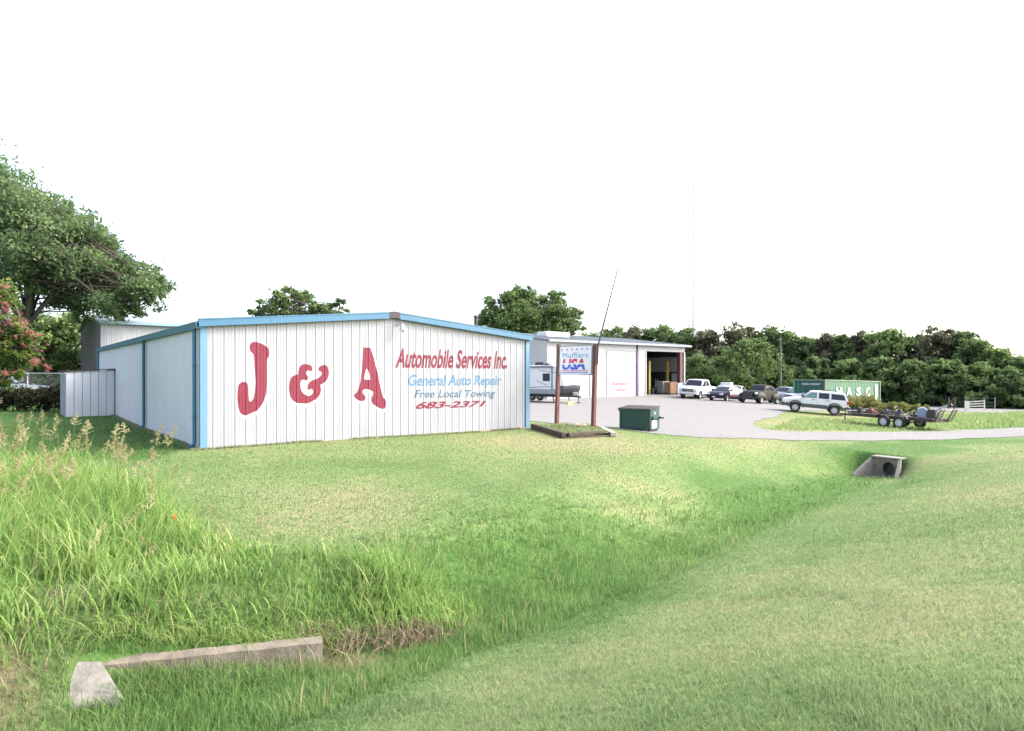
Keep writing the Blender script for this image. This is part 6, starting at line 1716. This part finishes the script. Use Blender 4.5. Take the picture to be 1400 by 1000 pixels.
# the tall grass on the left bank
def tall_height(X, Y):
    h = np.full(np.shape(X), .36)
    h = h + .72 * sm((-4.0 - X) / 2.6) * sm((Y - 6.5) / 2.2)
    h = h * (.55 + .85 * vnoise(X, Y, .75, 91))
    h = h * (1 - .45 * sm(1 - np.hypot((X + 3.1) / 1.0, (Y - 8.3) / 1.4)))
    h = h + .62 * sm(1 - np.hypot((X + 1.55) / .95, (Y - 8.4) / .9))
    return h
def tall_grass(n, seed):
    X, Y = polyfill(TG_POLY, n * 3)
    dens = .12 + .88 * sm((vnoise(X, Y, .5, 95) - .3) / .35)
    dens = np.maximum(dens, sm(1 - np.hypot((X + 1.55) / 1.1, (Y - 8.4) / .9) + .5))
    near = np.clip(9.5 / np.hypot(X, Y), 0, 1) ** 1.5
    k = g_.random(len(X)) < dens * near; X, Y = X[k][:n], Y[k][:n]
    m = len(X); hg = tall_height(X, Y) * g_.uniform(.45, 1.15, m)
    g = np.random.default_rng(seed); S = 6
    a = g.uniform(0, 2 * np.pi, m); reach = hg * g.uniform(.25, .85, m); dr = g.uniform(.05, .75, m) ** 1.3
    wid = g.uniform(.008, .019, m)
    dx, dy = np.cos(a), np.sin(a); wv = np.stack([-dy, dx, np.zeros(m)], 1)
    Z = H(X, Y) - .02; V = []
    for k in range(S):
        t = k / (S - 1)
        z = Z + hg * (t * 1.25 - dr * t ** 2.6 * 1.1 - .25 * t * t); rr = reach * t ** 1.6
        c = np.stack([X + dx * rr, Y + dy * rr, z], 1)
        wk = wid * (1 - t) ** .6 * (.7 + .6 * min(1, t * 4)) + .0005
        V += [c - wv * wk[:, None] / 2, c + wv * wk[:, None] / 2]
    V = np.stack(V, 1); q = V.shape[1]; V = V.reshape(-1, 3); base = np.arange(m)[:, None] * q
    Fq = np.stack([base + [2 * k, 2 * k + 1, 2 * k + 3, 2 * k + 2] for k in range(S - 1)], 1).reshape(-1, 4)
    tn = np.clip(.42 + .3 * (vnoise(X, Y, .8, 97) - .5) + g.normal(0, .20, m) + .4 * (g.random(m) < .10), 0, 1)
    o = obj('tall_grass', np_mesh('tall_grass', V, Fq, L_TALL, np.repeat(tn, S - 1))); tag(o, kind='stuff')
tall_grass(32000, 8)
X, Y = polyfill([(-3.72, 5.95), (-2.0, 6.62), (-2.02, 6.95), (-3.72, 6.36)], 2600)
blades('ditch_grass', X, Y, g_.uniform(.10, .30, len(X)), g_.uniform(.005, .009, len(X)), L_LUSH, np.clip(g_.normal(.35, .2, len(X)), 0, 1), .6, 2, .2, 12)
X, Y = polyfill([(-3.9, 6.05), (-1.6, 6.80), (-1.5, 7.2), (-3.9, 6.42)], 900)
blades('dead_grass', X, Y, g_.uniform(.12, .34, len(X)), g_.uniform(.003, .006, len(X)), L_DEAD, g_.random(len(X)), 1.0, 3, .5, 13)
X, Y = polyfill([(-4.3, 6.50), (-2.0, 7.26), (-1.9, 7.45), (-4.3, 6.72)], 4200)
blades('overhanging_grass', X, Y, g_.uniform(.18, .40, len(X)), g_.uniform(.006, .012, len(X)), L_TALL, np.clip(g_.normal(.6, .2, len(X)), 0, 1), 1.1, 4, .9, 14)
r_ = random.Random(44); m = MB()
for i in range(260):
    f = r_.random(); bx, by = -2.35 + 1.45 * f + r_.uniform(-.15, .15), 7.15 + .55 * f + r_.uniform(-.1, .25); z = hz(bx, by)
    a_ = r_.uniform(0, 6.28); L_ = r_.uniform(.15, .5); h_ = r_.uniform(.05, .28)
    ex, ey = bx + L_ * math.cos(a_), by + L_ * math.sin(a_) * .8
    m.tube([(bx, by, z), ((bx * 2 + ex) / 3, (by * 2 + ey) / 3, z + h_), (ex, ey, hz(ex, ey) + r_.uniform(.0, .08))], [.005, .004, .002], 3, cap=False)
tag(m.build('dry_stems', mat('dry_stem_brown', (.20, .145, .095), .8, var=.4, vscale=9)), kind='stuff')
# dead litter at its foot
X, Y = polyfill([(-9.5, 4.2), (-4.4, 5.2), (-4.2, 6.6), (-2.0, 7.35), (-1.2, 7.3), (-.35, 7.9), (-.8, 8.4), (-2.2, 7.9), (-4.4, 7.3), (-9, 7)], 15000)
blades('dead_grass', X, Y, g_.uniform(.05, .26, len(X)), g_.uniform(.004, .009, len(X)), L_DEAD, g_.random(len(X)), 1.3, 2, .5, 9)
# seed heads of the johnson grass
def seed_heads(n, seed):
    X, Y = polyfill([(-13, 8.6), (-6.5, 8.2), (-4.9, 9.6), (-5.2, 10.6), (-6.4, 11.6), (-8.5, 13.0), (-13, 14.5)], n * 6); X, Y = X[:n], Y[:n]
    X2, Y2 = polyfill([(-7, 6.5), (-3.9, 7.6), (-2.5, 9.5), (-5, 10)], 40); X = np.r_[X, X2[:14]]; Y = np.r_[Y, Y2[:14]]
    r = random.Random(seed); st = MB(); P = []; T = []
    for x, y in zip(X, Y):
        z0 = hz(x, y); h = float(tall_height(x, y)) * r.uniform(.95, 1.35) + .12
        lx, ly = r.uniform(-.25, .3), r.uniform(-.2, .2)
        pts = [(x + lx * t ** 2, y + ly * t ** 2, z0 + h * t) for t in (0, .35, .7, 1)]
        st.tube(pts, [.0045, .004, .003, .002], 3, cap=False)
        L = r.uniform(.18, .30); tn0 = r.uniform(.25, .95)
        for b in range(16):
            t = 1 - L / h * (b / 16); bx, by, bz = x + lx * t * t, y + ly * t * t, z0 + h * t
            a = r.uniform(0, 6.28); bl = L * (.10 + .42 * (b / 16)) * r.uniform(.7, 1.2)
            for s in range(7):
                f = (s + .5) / 7; c = Vector((bx + math.cos(a) * bl * f, by + math.sin(a) * bl * f, bz + bl * (.75 * f - .35 * f * f)))
                d = Vector((r.gauss(0, 1), r.gauss(0, 1), r.gauss(0, 1.4))).normalized() * .016; e = d.orthogonal().normalized() * .0055
                P += [c - d, c + e, c + d, c - e]; T.append(min(1, max(0, tn0 + r.gauss(0, .18))))
    st2 = st.mesh('seed_stalks', L_TALL); a = st2.attributes.new('tint', 'FLOAT', 'FACE'); a.data.foreach_set('value', [.75] * len(st2.polygons))
    tag(obj('seed_stalks', st2), kind='stuff')
    V = np.array([tuple(p) for p in P]); o = obj('seed_heads', np_mesh('seed_heads', V, np.arange(len(V)).reshape(-1, 4), L_SEED, np.array(T))); tag(o, kind='stuff')
seed_heads(200, 3)
# small orange flower and a scrap of white litter in the ditch
p = Vector((wx(8.2, 236), 8.2, 0)); p.z = hz(p.x, p.y)
t = thing('orange_flower', 'single orange flower on a thin stem in the tall grass', 'flower', p)
zf = wz(8.2, 712) - p.z
MB().tube([(0, 0, 0), (.02, 0, zf)], [.004, .003], 5).build('stem', mat('stem_green', (.09, .18, .04)), t)
m = MB()
for k in range(6): a = k * 1.047; m.add([(.02, 0, zf), (.02 + .02 * math.cos(a - .4), .02 * math.sin(a - .4), zf + .05), (.02 + .035 * math.cos(a), .035 * math.sin(a), zf + .085), (.02 + .02 * math.cos(a + .4), .02 * math.sin(a + .4), zf + .05)], [(0, 1, 2, 3)])
m.build('petals', mat('orange_petal', (.75, .12, .03), .6), t)
for px, py, lab, sc in ((585, 846, 'white scrap of litter in the ditch at the end of the tall grass', .05), (538, 850, 'small pale stone under the right end of the tall grass', .045)):
    h_ = hit(px, py); rock((h_[0], h_[1], hz(*h_) + .05), (sc * 1.3, sc, sc * .8), M_CONCP, lab, px)
h_ = hit(542, 852)
